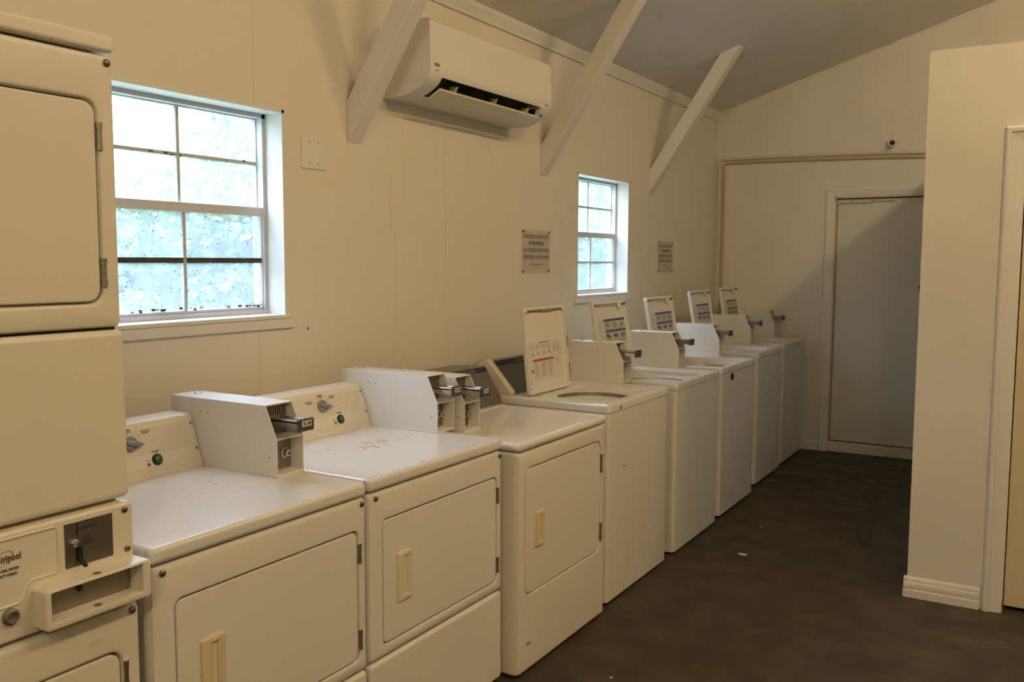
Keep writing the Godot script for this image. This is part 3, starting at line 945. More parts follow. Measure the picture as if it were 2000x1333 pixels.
	m.lathe(at.call(ss, 0.036, 0.004), fn, [[0.0115, 0.0], [0.011, 0.004], [0.007, 0.006]], 22)
	part("start_button", m, "green", co)
	text("START", 0.0068, at.call(ss, 0.061, 0.0005), fb, "print_dark", co, "lettering", true)
	m = MB.new()
	m.lathe(at.call(ss - 0.031, 0.026, 0.0), fn, [[0.0056, 0.0], [0.005, 0.003], [0.002, 0.005]], 14)
	part("indicator_lens", m, "amber", co)
	text("IN USE", 0.0026, at.call(ss - 0.033, 0.038, 0.0004), fb, "print_grey", co, "lettering")
	for v in [0.046, 0.128]:
		var sm := MB.new()
		sm.lathe(at.call(cs1 - 0.012, v, 0.0), fn, [[0.0045, 0.0], [0.004, 0.002], [0.001, 0.003]], 12)
		part("screw", sm, "screw", co)
	coin_box(o, 0.135 + xo, 0.607 + xo, box_s, box_s + 0.112, H, 0.215, (0.674 if d0 < 2.0 else 0.662) + xo, "$1.50", d0 < 2.0)
	return o

func dryers() -> void:
	stacked_dryer()
	var white := lin(0.74, 0.72, 0.68)
	commercial_dryer("white coin dryer beside the tall stacked dryer, its cream handle cut by the frame", 1.272, 0.742, 0.862, 0.637, top_texture(white, 3, [[0.6, 0.45, 0.3, 0.2, 0.12], [0.8, 0.35, 0.1, 0.05, 0.15]], 0.3))
	commercial_dryer("second white coin dryer with orange rust stains across its top", 2.03, 0.756, 0.858, 0.701, top_texture(white, 8, [[0.50, 0.56, 0.12, 0.07, 1.0], [0.62, 0.50, 0.16, 0.09, 1.0], [0.75, 0.56, 0.14, 0.06, 0.6], [0.34, 0.42, 0.06, 0.03, 0.7]], 1.0))
	plain_dryer()

# ---- the dryer with the dark sloping console
func plain_dryer() -> void:
	var d0 := 2.803; var w := 0.75; var xf := 0.92; var xb := 0.2
	oX = (xf + xb) / 2; oW = w
	var o := thing("dryer", "glossy white dryer with plain front, yellowed handle and dark sloping console", "dryer", V(oX, 0, d0 + w / 2), "coin dryers")
	var H := 0.9046; var lip := 0.8712
	var m := MB.new()
	lbox(m, xb, xf - 0.022, 0.012, lip - 0.003, 0.003, w - 0.003, 0.012)
	part("body", m, "enamel_old", o)
	m = MB.new()
	lbox(m, xb, xf + 0.003, lip, H, 0, w, 0.015, 3)
	lbox(m, xb, 0.41, H - 0.01, H + 0.003, 0.01, w - 0.01, 0.004)
	part("top", m, "enamel_gloss", o)
	var dr := [0.048, 0.312, w - 0.05, 0.802]
	m = MB.new()
	holed(m, [0.0, 0.014, w, lip - 0.003], 0.012, dr, 0.04, L(xf - 0.03, 0, 0), E_AWAY, E_UP, E_OUT, 0.03, 0.007, 0.018)
	part("front_panel", m, "enamel_old", o)
	var d := door_leaf(o, xf - 0.002, dr, 0.036, "enamel_old", [[0.659, 0.739], [0.356, 0.435]], 0.004)
	pull_handle(d, xf, [0.124, 0.485, 0.187, 0.621], "handle_cream")
	m = MB.new()
	lbox(m, xf - 0.0005, xf + 0.0008, 0.118, 0.128, 0.06, 0.085, 0.0004, 1)
	part("scuff", m, "print_grey", o)
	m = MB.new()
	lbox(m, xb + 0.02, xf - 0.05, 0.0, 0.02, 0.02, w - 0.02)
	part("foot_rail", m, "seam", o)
	# console wedge
	m = MB.new()
	m.prism(PackedVector2Array([Vector2(0.1, 0), Vector2(0.374, 0), Vector2(0.374, 0.006), Vector2(0.360, 0.044), Vector2(0.278, 0.168), Vector2(0.27, 0.171), Vector2(0.1, 0.165)]), L(0, H + 0.002, 0.055), E_OUT, E_UP, Vector3(0, 0, -(w + 0.018 - 0.055)), 0.002)
	var co := part("console", m, "console_grey", o)
	console_trim(co, 0.360, 0.044, 0.278, 0.168, H + 0.002, 0.055, w + 0.018, "HEAVY DUTY COMMERCIAL DRYER")
	coin_box(o, 0.2, 0.625, 0.078, 0.188, H, 0.215, 0.69, "$1.50")

# dark strip with pale lettering and faint markings on a sloping console face
func console_trim(co: Node3D, xa: float, ya: float, xb: float, yb: float, y: float, s0: float, s1: float, words: String) -> void:
	var a := L(xa, y + ya, 0); var b := L(xb, y + yb, 0)
	var fu := (b - a).normalized()
	var fn := Vector3(fu.y, -fu.x, 0)
	var len := a.distance_to(b)
	var fb := Basis(E_AWAY, fu, fn)
	var m := MB.new()
	m.loft([lift(rr2(s0 + 0.004, len * 0.83, s1 - 0.004, len * 0.99, 0.002), a + fn * 0.0002, E_AWAY, fu), lift(rr2(s0 + 0.004, len * 0.83, s1 - 0.004, len * 0.99, 0.002), a + fn * 0.0016, E_AWAY, fu)], false, true)
	part("name_strip", m, "black", co)
	text(words, 0.013, a + E_AWAY * (s0 + (s1 - s0) * 0.66) + fu * len * 0.90 + fn * 0.002, fb, "print_grey", co, "lettering", true)
	for q in [[0.56, 0.62, 0.05], [0.62, 0.42, 0.09], [0.44, 0.5, 0.05]]:
		m = MB.new()
		m.loft([lift(rr2(s0 + (s1 - s0) * q[0], len * q[1], s0 + (s1 - s0) * q[0] + q[2], len * q[1] + 0.004, 0.001), a + fn * 0.0001, E_AWAY, fu), lift(rr2(s0 + (s1 - s0) * q[0], len * q[1], s0 + (s1 - s0) * q[0] + q[2], len * q[1] + 0.004, 0.001), a + fn * 0.0008, E_AWAY, fu)], false, true)
		part("marking", m, "dark_grey", co)

# ---- tall stacked dryer at the left edge
func stacked_dryer() -> void:
	var d0 := 0.555; var w := 0.685; var xb := 0.12
	var xu := 0.838; var xm := 0.846; var xc := 0.857; var xl := 0.862
	oX = 0.49; oW = w
	var o := thing("stacked_dryer", "tall cream stacked coin dryer cut off by the left edge of the picture", "dryer", V(oX, 0, d0 + w / 2))
	var m := MB.new()
	lbox(m, xb, xu - 0.03, 0.012, 2.0, 0.004, w - 0.006, 0.01)
	part("body", m, "enamel_old", o)
	m = MB.new()
	lbox(m, xb, xu + 0.004, 2.007, 2.045, 0, w + 0.001, 0.01, 3)
	part("top", m, "enamel_old", o)
	# upper front and door
	var dr := [0.045, 1.48, w - 0.042, 1.906]
	m = MB.new()
	holed(m, [0.0, 1.428, w, 2.002], 0.008, dr, 0.03, L(xu - 0.035, 0, 0), E_AWAY, E_UP, E_OUT, 0.035, 0.009, 0.014)
	part("upper_front_panel", m, "enamel_old", o)
	door_leaf(o, xu - 0.003, dr, 0.026, "enamel_old", [[1.802, 1.86, "nickel"], [1.516, 1.576, "nickel"]], 0.003)
	for s in [0.02, w - 0.018]: screw(o, L(xu, 1.985, s), 0.0085)
	# plain middle panel
	m = MB.new()
	lbox(m, xm - 0.06, xm, 1.054, 1.422, 0.0, w, 0.014, 3)
	part("middle_panel", m, "enamel_old", o)
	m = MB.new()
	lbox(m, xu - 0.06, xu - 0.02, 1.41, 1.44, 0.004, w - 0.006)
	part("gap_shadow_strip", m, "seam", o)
	# coin console
	m = MB.new()
	lbox(m, xc - 0.05, xc, 0.826, 1.046, 0.0, w - 0.004, 0.008, 3)
	var co := part("coin_console", m, "enamel_old", o)
	# raised border of the name badge: a stepped bead
	var bead := MB.new()
	var bp := [[0.04, 1.033], [0.497, 1.033], [0.505, 1.026], [0.506, 0.946], [0.499, 0.938], [0.446, 0.938], [0.437, 0.930], [0.427, 0.908], [0.418, 0.900], [0.04, 0.900], [0.032, 0.908], [0.032, 1.026]]
	var path := []
	for q in bp: path.append(L(xc + 0.0005, q[1], q[0]))
	path.append(path[0])
	bead.tube(path, 0.0028, 8)
	part("badge_bead", bead, "enamel_old", co)
	text("Whirlpool", 0.0135, L(xc + 0.0005, 0.9945, 0.398), FACE, "print_dark", co, "lettering", true, 0.72)
	m = MB.new()
	var arc := []
	for i in 25:
		var t := TAU * i / 24.0
		arc.append(L(xc + 0.001, 0.9945 + 0.013 * sin(t) + 0.008 * cos(t), 0.386 + 0.026 * cos(t)))
	m.tube(arc, 0.0007, 6)
	part("logo_ring", m, "logo_gold", co)
	text("COMMERCIAL DRYER", 0.0056, L(xc + 0.0005, 0.972, 0.3905), FACE, "print_dark", co, "lettering", true, 0.86)
	text("HEAVY DUTY SERIES", 0.0056, L(xc + 0.0005, 0.962, 0.389), FACE, "print_dark", co, "lettering", true, 0.86)
	# metal coin plate
	m = MB.new()
	lbox(m, xc - 0.002, xc + 0.0025, 0.9385, 1.0315, 0.519, 0.628, 0.001, 1)
	part("coin_plate", m, "dark_metal", co)
	m = MB.new()
	lbox(m, xc + 0.002, xc + 0.0031, 1.004, 1.029, 0.5445, 0.5475)
	part("coin_slot", m, "black", co)
	m = MB.new()
	m.lathe(L(xc + 0.0025, 0.989, 0.538), E_OUT, [[0.009, 0.0], [0.008, 0.003], [0.006, 0.004], [0.0075, 0.012], [0.005, 0.016]], 18)
	part("return_knob", m, "chrome", co)
	m = MB.new()
	m.prism(PackedVector2Array([Vector2(0.0025, 0.04), Vector2(0.008, 0.04), Vector2(0.010, 0.012), Vector2(0.024, 0.002), Vector2(0.024, -0.003), Vector2(0.006, 0.006), Vector2(0.0025, 0.01)]), L(xc, 0.942, 0.5445), E_OUT, E_UP, Vector3(0, 0, -0.009), 0.001)
	part("return_lever", m, "black", co)
	text("QUARTERS", 0.006, L(xc + 0.003, 1.016, 0.572), FACE, "print_dark", co, "lettering", true)
	text("COIN", 0.005, L(xc + 0.003, 0.994, 0.568), FACE, "print_dark", co, "lettering", true)
	text("RETURN", 0.005, L(xc + 0.003, 0.985, 0.569), FACE, "print_dark", co, "lettering", true)
	for q in [[1.031, 0.659], [0.943, 0.663]]:
		m = MB.new()
		m.lathe(L(xc, q[0], q[1]), E_OUT, [[0.0072, 0.0], [0.0068, 0.003], [0.004, 0.0048], [0.0005, 0.005]], 14)
		part("screw", m, "screw", co)
	m = MB.new()
	m.lathe(L(xc, 0.879, 0.401), E_OUT, [[0.0165, 0.0], [0.0165, 0.006], [0.012, 0.008], [0.011, 0.011], [0.006, 0.0095]], 22)
	part("cylinder_lock", m, "dull_metal", co)
	# money box frame: open tray sticking out
	m = MB.new()
	var fr := [0.446, 0.838, 0.688, 0.922]
	holed(m, fr, 0.008, [fr[0] + 0.012, fr[1] + 0.016, fr[2] - 0.022, fr[3] - 0.006], 0.004, L(xc - 0.004, 0, 0), E_AWAY, E_UP, E_OUT, 0.052, 0.002, 0.006)
	var tr := part("money_box_frame", m, "enamel_old", o)
	m = MB.new()
	lbox(m, xc, xc + 0.004, fr[1] + 0.01, fr[3] - 0.004, fr[0] + 0.008, fr[2] - 0.012)
	part("money_box_face", m, "dull_metal", tr)
	m = MB.new()
	m.lathe(L(xc + 0.003, 0.892, 0.545), E_OUT, [[0.0075, 0.0], [0.007, 0.004], [0.003, 0.005]], 14)
	part("money_box_lock", m, "black", tr)
	for q in [0.9222, 0.854]:
		m = MB.new()
		m.lathe(L(xc + 0.033, q, 0.567), E_UP, [[0.0085, -0.001], [0.0085, 0.0006]], 16)
		part("tab_hole", m, "rubber_tan", tr)
	# lower front with its door
	dr = [0.045, 0.31, w - 0.045, 0.724]
	m = MB.new()
	holed(m, [0.0, 0.016, w + 0.002, 0.818], 0.01, dr, 0.03, L(xl - 0.035, 0, 0), E_AWAY, E_UP, E_OUT, 0.035, 0.009, 0.014)
	part("lower_front_panel", m, "enamel_old", o)
	door_leaf(o, xl - 0.003, dr, 0.026, "enamel_old", [[0.635, 0.695, "nickel"], [0.36, 0.42, "nickel"]], 0.008)
	screw(o, L(xl, 0.804, w - 0.018), 0.0085)
	for i in 7:
		m = MB.new()
		lbox(m, xl - 0.0005, xl + 0.0007, 0.752 + 0.003 * (i % 3), 0.766 + 0.002 * (i % 2), 0.566 + i * 0.0042, 0.568 + i * 0.0042)
		part("scuff", m, "handle_cream", o)
	for i in 3:
		m = MB.new()
		lbox(m, xm - 0.0005, xm + 0.0007, 1.072 + 0.002 * i, 1.076 + 0.002 * i, 0.545 + i * 0.012, 0.551 + i * 0.012)
		part("scuff", m, "handle_cream", o)
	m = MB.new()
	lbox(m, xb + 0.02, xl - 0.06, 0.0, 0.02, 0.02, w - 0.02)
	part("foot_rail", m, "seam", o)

# ---- washers
func lid_print(blue: bool) -> ImageTexture:
	var im := Image.create(256, 256, false, Image.FORMAT_RGBA8)
	im.fill(lin(0.70, 0.66, 0.58))
	var r := RandomNumberGenerator.new(); r.seed = 77 if blue else 78
	var R := func(x: int, y: int, w: int, h: int, c: Color) -> void: im.fill_rect(Rect2i(x, y, w, h), c)
	var ink := lin(0.10, 0.09, 0.08)
	var grey := lin(0.30, 0.28, 0.25)
	var para := func(x: int, y: int, w: int, n: int, c: Color, step := 5) -> void:
		for i in n: R.call(x, y + i * step, int(w * r.randf_range(0.6, 1.0)), 2, c)
	if blue:
		var navy := lin(0.035, 0.05, 0.22)
		para.call(8, 30, 40, 9, ink, 11)
		para.call(8, 140, 44, 10, grey, 9)
		for b in 2:
			var y := 8 + b * 98
			R.call(54, y, 196, 20, navy)
			for k in 3:
				R.call(66 + k * 66, y + 7, 36, 4, lin(0.25, 0.28, 0.42))
				R.call(56 + k * 66, y + 22, 60, 74, lin(0.46, 0.44, 0.39))
				var bx := 62 + k * 66
				for j in 5:   # the pictograms read as dark swirls and blocks
					var s := r.randi_range(8, 20)
					R.call(bx + r.randi_range(0, 30), y + 30 + r.randi_range(0, 44), s, r.randi_range(4, 16), ink if j % 2 == 0 else grey)
				if b == 1: R.call(bx + 4, y + 52, 38, 16, ink)
		R.call(180, 204, 62, 8, lin(0.40, 0.06, 0.03))
		R.call(54, 106, 24, 20, lin(0.14, 0.12, 0.26))
		para.call(60, 216, 170, 6, grey, 6)
		R.call(34, 20, 12, 10, lin(0.20, 0.34, 0.10))
	else:
		R.call(80, 6, 80, 5, ink)
		for k in 4:
			para.call(10 + k * 44, 22, 34, 6, grey)
			R.call(20 + k * 44, 70 - k * 2, 14, 10, grey)
			R.call(16 + k * 44, 84 - k * 2, 24, 4, ink if k != 1 else grey)
		R.call(184, 20, 68, 2, grey); R.call(184, 20, 2, 82, grey); R.call(184, 100, 68, 2, grey); R.call(250, 20, 2, 82, grey)
		R.call(194, 34, 4, 44, ink)
		para.call(208, 28, 40, 11, grey)
		R.call(24, 112, 160, 16, lin(0.42, 0.10, 0.02))
		for k in 3: para.call(30 + k * 54, 134, 48, 18, grey)
		R.call(10, 176, 14, 18, ink)
		R.call(24, 228, 160, 2, grey); R.call(184, 112, 2, 117, grey)
		para.call(200, 118, 40, 6, grey)
		para.call(206, 152, 26, 4, grey)
	return ImageTexture.create_from_image(im)

func make_washer(label: String, xf: float, w: float, first: bool, price: String) -> Node3D:
	var xb := xf - 0.68
	oX = (xf + xb) / 2; oW = w
	var o := thing("washer", label, "washing machine", V(oX, 0, 0), "coin washers")
	var H := 0.9303; var lip := 0.8934
	var en := "enamel" if not first else "enamel_old"
	var m := MB.new()
	m.prism(rr2(0, 0, w, xf - xb, 0.022, 4), L(xb, 0.014, 0), E_AWAY, E_OUT, Vector3(0, lip - 0.017, 0), 0.002)
	part("cabinet", m, en, o)
	for q in [[xb + 0.05, 0.05], [xb + 0.05, w - 0.05], [xf - 0.05, 0.05], [xf - 0.05, w - 0.05]]:
		m = MB.new()
		m.lathe(L(q[0], 0, q[1]), E_UP, [[0.022, 0.0], [0.022, 0.012], [0.012, 0.014]], 12)
		part("foot", m, "black", o)
	# top deck with the loading opening
	var op := [0.115, 0.47, 0.53, 0.83] if first else [0.04, 0.47, 0.50, 0.85]
	m = MB.new()
	holed(m, [0, xb, w, xf + 0.003], 0.012, op, 0.03, Vector3(-oX, lip, oW / 2), E_AWAY, E_OUT, E_UP, H - lip, 0.008, 0.012)
	part("top_deck", m, "enamel_gloss" if first else en, o)
	# funnel from the opening to the round tub mouth, and the tub
	var n := 48
	var ringat := func(f: float, y: float) -> PackedVector3Array:
		var c := Vector2((op[0] + op[2]) / 2, (op[1] + op[3]) / 2)
		var rad := minf(op[2] - op[0], op[3] - op[1]) * 0.48
		var ring := PackedVector3Array()
		for k in n:
			var an := TAU * k / n
			var cs := Vector2(cos(an), sin(an))
			var q := c + Vector2(signf(cs.x) * pow(absf(cs.x), 0.22) * (op[2] - op[0]) / 2, signf(cs.y) * pow(absf(cs.y), 0.22) * (op[3] - op[1]) / 2)
			var z := q.lerp(c + cs * rad, f)
			ring.append(Vector3(z.y - oX, y, oW / 2 - z.x))
		return ring
	m = MB.new()
	var dp := 0.6 if first else 1.0
	m.loft([ringat.call(0.0, H - 0.004), ringat.call(0.03, H - 0.016 * dp), ringat.call(0.15, H - 0.024 * dp), ringat.call(0.85, H - 0.030 * dp), ringat.call(0.98, H - 0.032 * dp), ringat.call(1.0, H - 0.036 * dp), ringat.call(1.0, H - 0.05 * dp)], false, false, false)
	part("tub_ring", m, "tub_plastic", o)
	m = MB.new()
	m.loft([ringat.call(1.0, H - 0.036 * dp), ringat.call(1.1, H - 0.08), ringat.call(1.1, H - 0.5), ringat.call(1.05, H - 0.52)], false, true, false)
	part("tub", m, "tub_steel", o)
	# console with sloping dark face between end caps
	m = MB.new()
	var xo := xf - 0.886
	m.prism(PackedVector2Array([Vector2(0.2 + xo, 0), Vector2(0.36 + xo, 0), Vector2(0.352 + xo, 0.012), Vector2(0.215 + xo, 0.150), Vector2(0.18 + xo, 0.153), Vector2(0.17 + xo, 0.12)]), L(0, H, 0.05), E_OUT, E_UP, Vector3(0, 0, -(w - 0.16)), 0.002)
	var co := part("console", m, "console_grey", o)
	console_trim(co, 0.352 + xo, 0.012, 0.215 + xo, 0.150, H, 0.05, w - 0.11, "HEAVY DUTY COMMERCIAL WASHER")
	for s in [0.016, w - 0.11]:
		m = MB.new()
		m.prism(PackedVector2Array([Vector2(0.2 + xo, 0), Vector2(0.362 + xo, 0), Vector2(0.37 + xo, 0.014), Vector2(0.232 + xo, 0.166), Vector2(0.21 + xo, 0.164), Vector2(0.16 + xo, 0.13)]), L(0, H, s), E_OUT, E_UP, Vector3(0, 0, -0.04), 0.004)
		part("end_cap", m, "panel_cream", co)
	# lid, swung up: hinge line, lean back
	var ls := [0.034, 0.447] if first else [0.055, 0.505]
	var hinge := L(0.457 + xo if first else 0.425 + xo, H + 0.006, 0)
	var top := L(0.41 + xo if first else 0.352 + xo, 1.352 if first else 1.342, 0)
	var lu := (top - hinge).normalized()
	var ln := Vector3(lu.y, -lu.x, 0)
	var ll := hinge.distance_to(top)
	m = MB.new()
	slab(m, [ls[0], 0, ls[1], ll], 0.012, hinge, E_AWAY, lu, -ln, 0.014, 0.006)
	holed(m, [ls[0], 0, ls[1], ll], 0.012, [ls[0] + 0.012, 0.012, ls[1] - 0.012, ll - 0.016], 0.008, hinge, E_AWAY, lu, ln, 0.012, 0.003, 0.004)
	var ld := part("lid", m, en, o)
	var lb := Basis(E_AWAY, lu, ln)
	for s in [ls[0] + 0.02, ls[1] - 0.02]:
		m = MB.new()
		m.lathe(hinge + E_AWAY * s + lu * (ll - 0.02) + ln * 0.002, ln, [[0.009, 0.0], [0.008, 0.011], [0.005, 0.014]], 14)
		part("lid_bumper", m, "rubber_tan" if not first else "handle_cream", ld)
	m = MB.new()
	# wavy lip along the upper edge
	var lipath := []
	for i in 15: lipath.append(hinge + E_AWAY * lerpf(ls[0] + 0.03, ls[1] - 0.03, i / 14.0) + lu * (ll - 0.022 - 0.006 * exp(-pow((i - 8.0) / 2.5, 2.0))) + ln * 0.004)
	m.tube(lipath, 0.003, 8)
	part("lid_lip", m, "muntin_dirty" if not first else "rubber_tan", ld)
	if not first:
		m = MB.new()
		var c := hinge + E_AWAY * lerpf(ls[0], ls[1], 0.78) + lu * (ll - 0.03) + ln * 0.006
		m.lathe(c, ln, [[0.022, 0.0], [0.020, 0.006], [0.012, 0.008]], 18)
		part("lid_strike", m, "panel_cream", ld)
	var pm := StandardMaterial3D.new()
	pm.resource_name = "lid_print_blue" if not first else "lid_print"
	pm.albedo_texture = lid_print(not first); pm.roughness = 0.5
	m = MB.new()
	var la := [ls[0] + 0.03, 0.055, ls[1] - 0.055, 0.25] if first else [ls[0] + 0.045, 0.15, ls[1] - 0.03, 0.315]
	var lo := hinge + ln * 0.0016
	var pa := [lo + E_AWAY * la[0] + lu * la[1], lo + E_AWAY * la[2] + lu * la[1], lo + E_AWAY * la[2] + lu * la[3], lo + E_AWAY * la[0] + lu * la[3]]
	var am := ArrayMesh.new()
	var ar := []
	ar.resize(Mesh.ARRAY_MAX)
	ar[Mesh.ARRAY_VERTEX] = PackedVector3Array([pa[0], pa[2], pa[1], pa[0], pa[3], pa[2]])
	ar[Mesh.ARRAY_NORMAL] = PackedVector3Array([ln, ln, ln, ln, ln, ln])
	ar[Mesh.ARRAY_TEX_UV] = PackedVector2Array([Vector2(0, 1), Vector2(1, 0), Vector2(1, 1), Vector2(0, 1), Vector2(0, 0), Vector2(1, 0)])
	am.add_surface_from_arrays(Mesh.PRIMITIVE_TRIANGLES, ar)
	part("instruction_label", am, pm, ld)
	if first:
		for v in [0.03, 0.055]:
			m = MB.new()
			m.lathe(hinge + E_AWAY * (ls[0] + 0.007) + lu * v + ln * 0.012, ln, [[0.004, -0.002], [0.004, 0.001]], 10)
			part("lid_hole", m, "black", ld)
		for q in [[0.03, 0.12], [0.2, 0.26]]:
			m = MB.new()
			m.tube([hinge + E_AWAY * (ls[1] - 0.006) + lu * q[0] + ln * 0.0125, hinge + E_AWAY * (ls[1] - 0.006) + lu * q[1] + ln * 0.0125], 0.003, 6)
			part("rust_streak", m, "rubber_tan", ld)
	coin_box(o, 0.32 + xo, 0.645 + xo, w - 0.035, w + 0.075, H, 0.213, 0.71 + xo, price, not first)
	if first:
		m = MB.new()
		m.lathe(L(xf + 0.002, 0.908, 0.12), E_OUT, [[0.0105, 0.0], [0.0105, 0.004], [0.008, 0.006], [0.004, 0.005]], 18)
		part("deck_lock", m, "chrome", o)
	else:
		for s in [0.13, 0.63]:
			m = MB.new()
			m.lathe(L(xf + 0.002, 0.9035, s), E_OUT, [[0.005, 0.0], [0.005, 0.0012]], 12)
			part("screw", m, "dark_metal", o)
	return o

func washers() -> void:
	var a := make_washer("nearest white washer, with an orange warning label inside its raised lid", 0.8865, 0.732, true, "")
	a.position = V(oX, 0, 3.645 + 0.366)
	a.name = "washer"
	var m := MB.new()
	for q in [[0.62, 0.17, 0.02], [0.37, 0.16, 0.01]]:
		m = MB.new()
		m.box(L(0.886, q[0], q[1]) + Vector3(0, 0, -q[2]), L(0.8873, q[0] + 0.004, q[1]))
		part("rust_mark", m, "rust", a)
	var b := make_washer("second white washer of the row, right behind the washer with the orange label", 0.886, 0.705, false, "")
	b.position = V(oX, 0, 4.492 + 0.3525)
	var names := ["third washer of the row with a dark oval lock below its deck edge", "fourth washer of the row, fairly small and dim, its white lid edge beside the pipes", "last and farthest washer, in the dim corner by the back wall"]
	var spots := [[5.304, 0.8713, 1.0, 1.0], [6.215, 0.830, 1.014, 0.955], [6.975, 0.8127, 1.018, 0.938]]
	for i in 3:
		var c: Node3D = b.duplicate()
		c.name = numbered("washer")
		add_child(c)
		c.set_meta("label", names[i])
		var s: Array = spots[i]
		c.scale = Vector3(1, s[2], s[3])
		c.position = V(oX + s[1] - 0.886, 0, s[0] + 0.3525 * s[3])
		if i == 0:
			m = MB.new()
			m.lathe(L(0.886, 0.862, 0.187), E_OUT, [[0.0185, 0.0], [0.018, 0.008], [0.012, 0.012]], 20)
			var k := part("oval_lock", m, "black", c)
			k.transform = Transform3D(Basis.from_scale(Vector3(1, 1.15, 1)), Vector3(0, -0.13, 0))

# ------------------------------------------------------------------ things on the walls
func wall_things() -> void:
	# braces: square timbers from the wall up to the ceiling
	var bl := ["white timber brace nearest the camera, left of the air conditioner", "middle white timber brace, just right of the air conditioner", "farthest white timber brace, right of the far window"]
	var bd := [2.93, 4.587, 6.208]
	for i in 3:
		var m := MB.new()
		var k := 1.51
		var x1 := (CY - 2.235) / (k - SL)
		var x2 := (CY - 2.066) / (k - SL)
		var y1 := 2.235 + k * x1; var y2 := 2.066 + k * x2
		m.prism(PackedVector2Array([Vector2(0, 2.066), Vector2(x2, y2 + 0.002), Vector2(x1, y1 + 0.002), Vector2(0, 2.235)]), V(0, 0, bd[i]), E_OUT, E_UP, V(0, 0, 0.088), 0.003)
		tag(part("diagonal_brace", m, "brace_paint", self), bl[i], "brace", "timber braces")
	air_conditioner()
	# blank plate
	var o := thing("blank_plate", "square blank wall plate with four screws beside the near window", "plate", V(0, 2.0, 2.7245))
	var m := MB.new()
	slab(m, [-0.0675, -0.063, 0.0675, 0.063], 0.004, Vector3.ZERO, E_AWAY, E_UP, E_OUT, 0.006, 0.003)
	part("cover", m, "plastic_white", o)
	for y in [-0.042, 0.042]:
		for s in [-0.024, 0.024]: 
			var q := MB.new()
			q.lathe(Vector3(0.006, y, -s), E_OUT, [[0.0034, 0.0], [0.003, 0.001], [0.0005, 0.0015]], 10)
			part("screw", q, "screw", o)
	notice("clear notice about powdered detergent hanging above the nearest washer", V(0, 1.629, 4.536), 0.318, 0.242)
	notice("clear notice about powdered detergent right of the far window", V(0, 1.610, 6.547), 0.293, 0.233)
	# light switch
	o = thing("light_switch", "white rocker light switch on the far wall left of the door", "switch", V(0.886, 1.357, D1))
	m = MB.new()
	slab(m, [-0.036, -0.058, 0.036, 0.058], 0.004, Vector3.ZERO, E_OUT, E_UP, Vector3(0, 0, 1), 0.006, 0.003)
	part("cover", m, "plastic_white", o)
	m = MB.new()
	slab(m, [-0.017, -0.034, 0.017, 0.034], 0.002, Vector3(0, 0, 0.005), E_OUT, E_UP, Vector3(0, 0, 1), 0.004, 0.001)
	part("rocker", m, "paper", o)
	# pipes: up the corner and along the far wall
	for i in 2:
		m = MB.new()
		var x := 0.03 + i * 0.042
		var y := 2.455 - i * 0.036
		var r := 0.0125 - i * 0.002
		var pts := [V(x, 0.0, D1 - r), V(x, y - 0.03, D1 - r)]
		for k in 5:
			var t := PI / 2 * k / 4.0
			pts.append(V(x + 0.03 - 0.03 * cos(t), y - 0.03 + 0.03 * sin(t), D1 - r))
		for k in 9:
			var f := (k + 1) / 9.0
			pts.append(V(lerpf(x + 0.03, 2.04, f), y - 0.045 * f * f, D1 - r))
		m.tube(pts, r, 12)
		tag(part("pipe", m, "pipe_white" if i == 0 else "pipe_tan", self), ["upper white pipe running along the far wall and down the corner", "thinner tan pipe just below the white pipe on the far wall"][i], "pipe")
	# small wall camera
	o = thing("wall_camera", "small round white camera with a black lens high on the far wall", "camera", V(1.424, 2.52, D1))
	m = MB.new()
	m.lathe(Vector3.ZERO, Vector3(0, 0, 1), [[0.034, 0.0], [0.034, 0.008], [0.026, 0.014], [0.012, 0.016], [0.01, 0.03]])
	part("mount", m, "plastic_white", o)
	var ax := Vector3(0.12, -0.25, 1).normalized()
	m = MB.new()
	m.lathe(Vector3(0, 0, 0.024), ax, [[0.018, 0.0], [0.03, 0.008], [0.032, 0.02], [0.032, 0.06], [0.03, 0.064], [0.026, 0.064]], 24)
	part("housing", m, "plastic_white", o)
	m = MB.new()
	m.lathe(Vector3(0, 0, 0.024) + ax * 0.06, ax, [[0.021, 0.0], [0.020, 0.006], [0.010, 0.008]], 24)
	part("lens", m, "black", o)

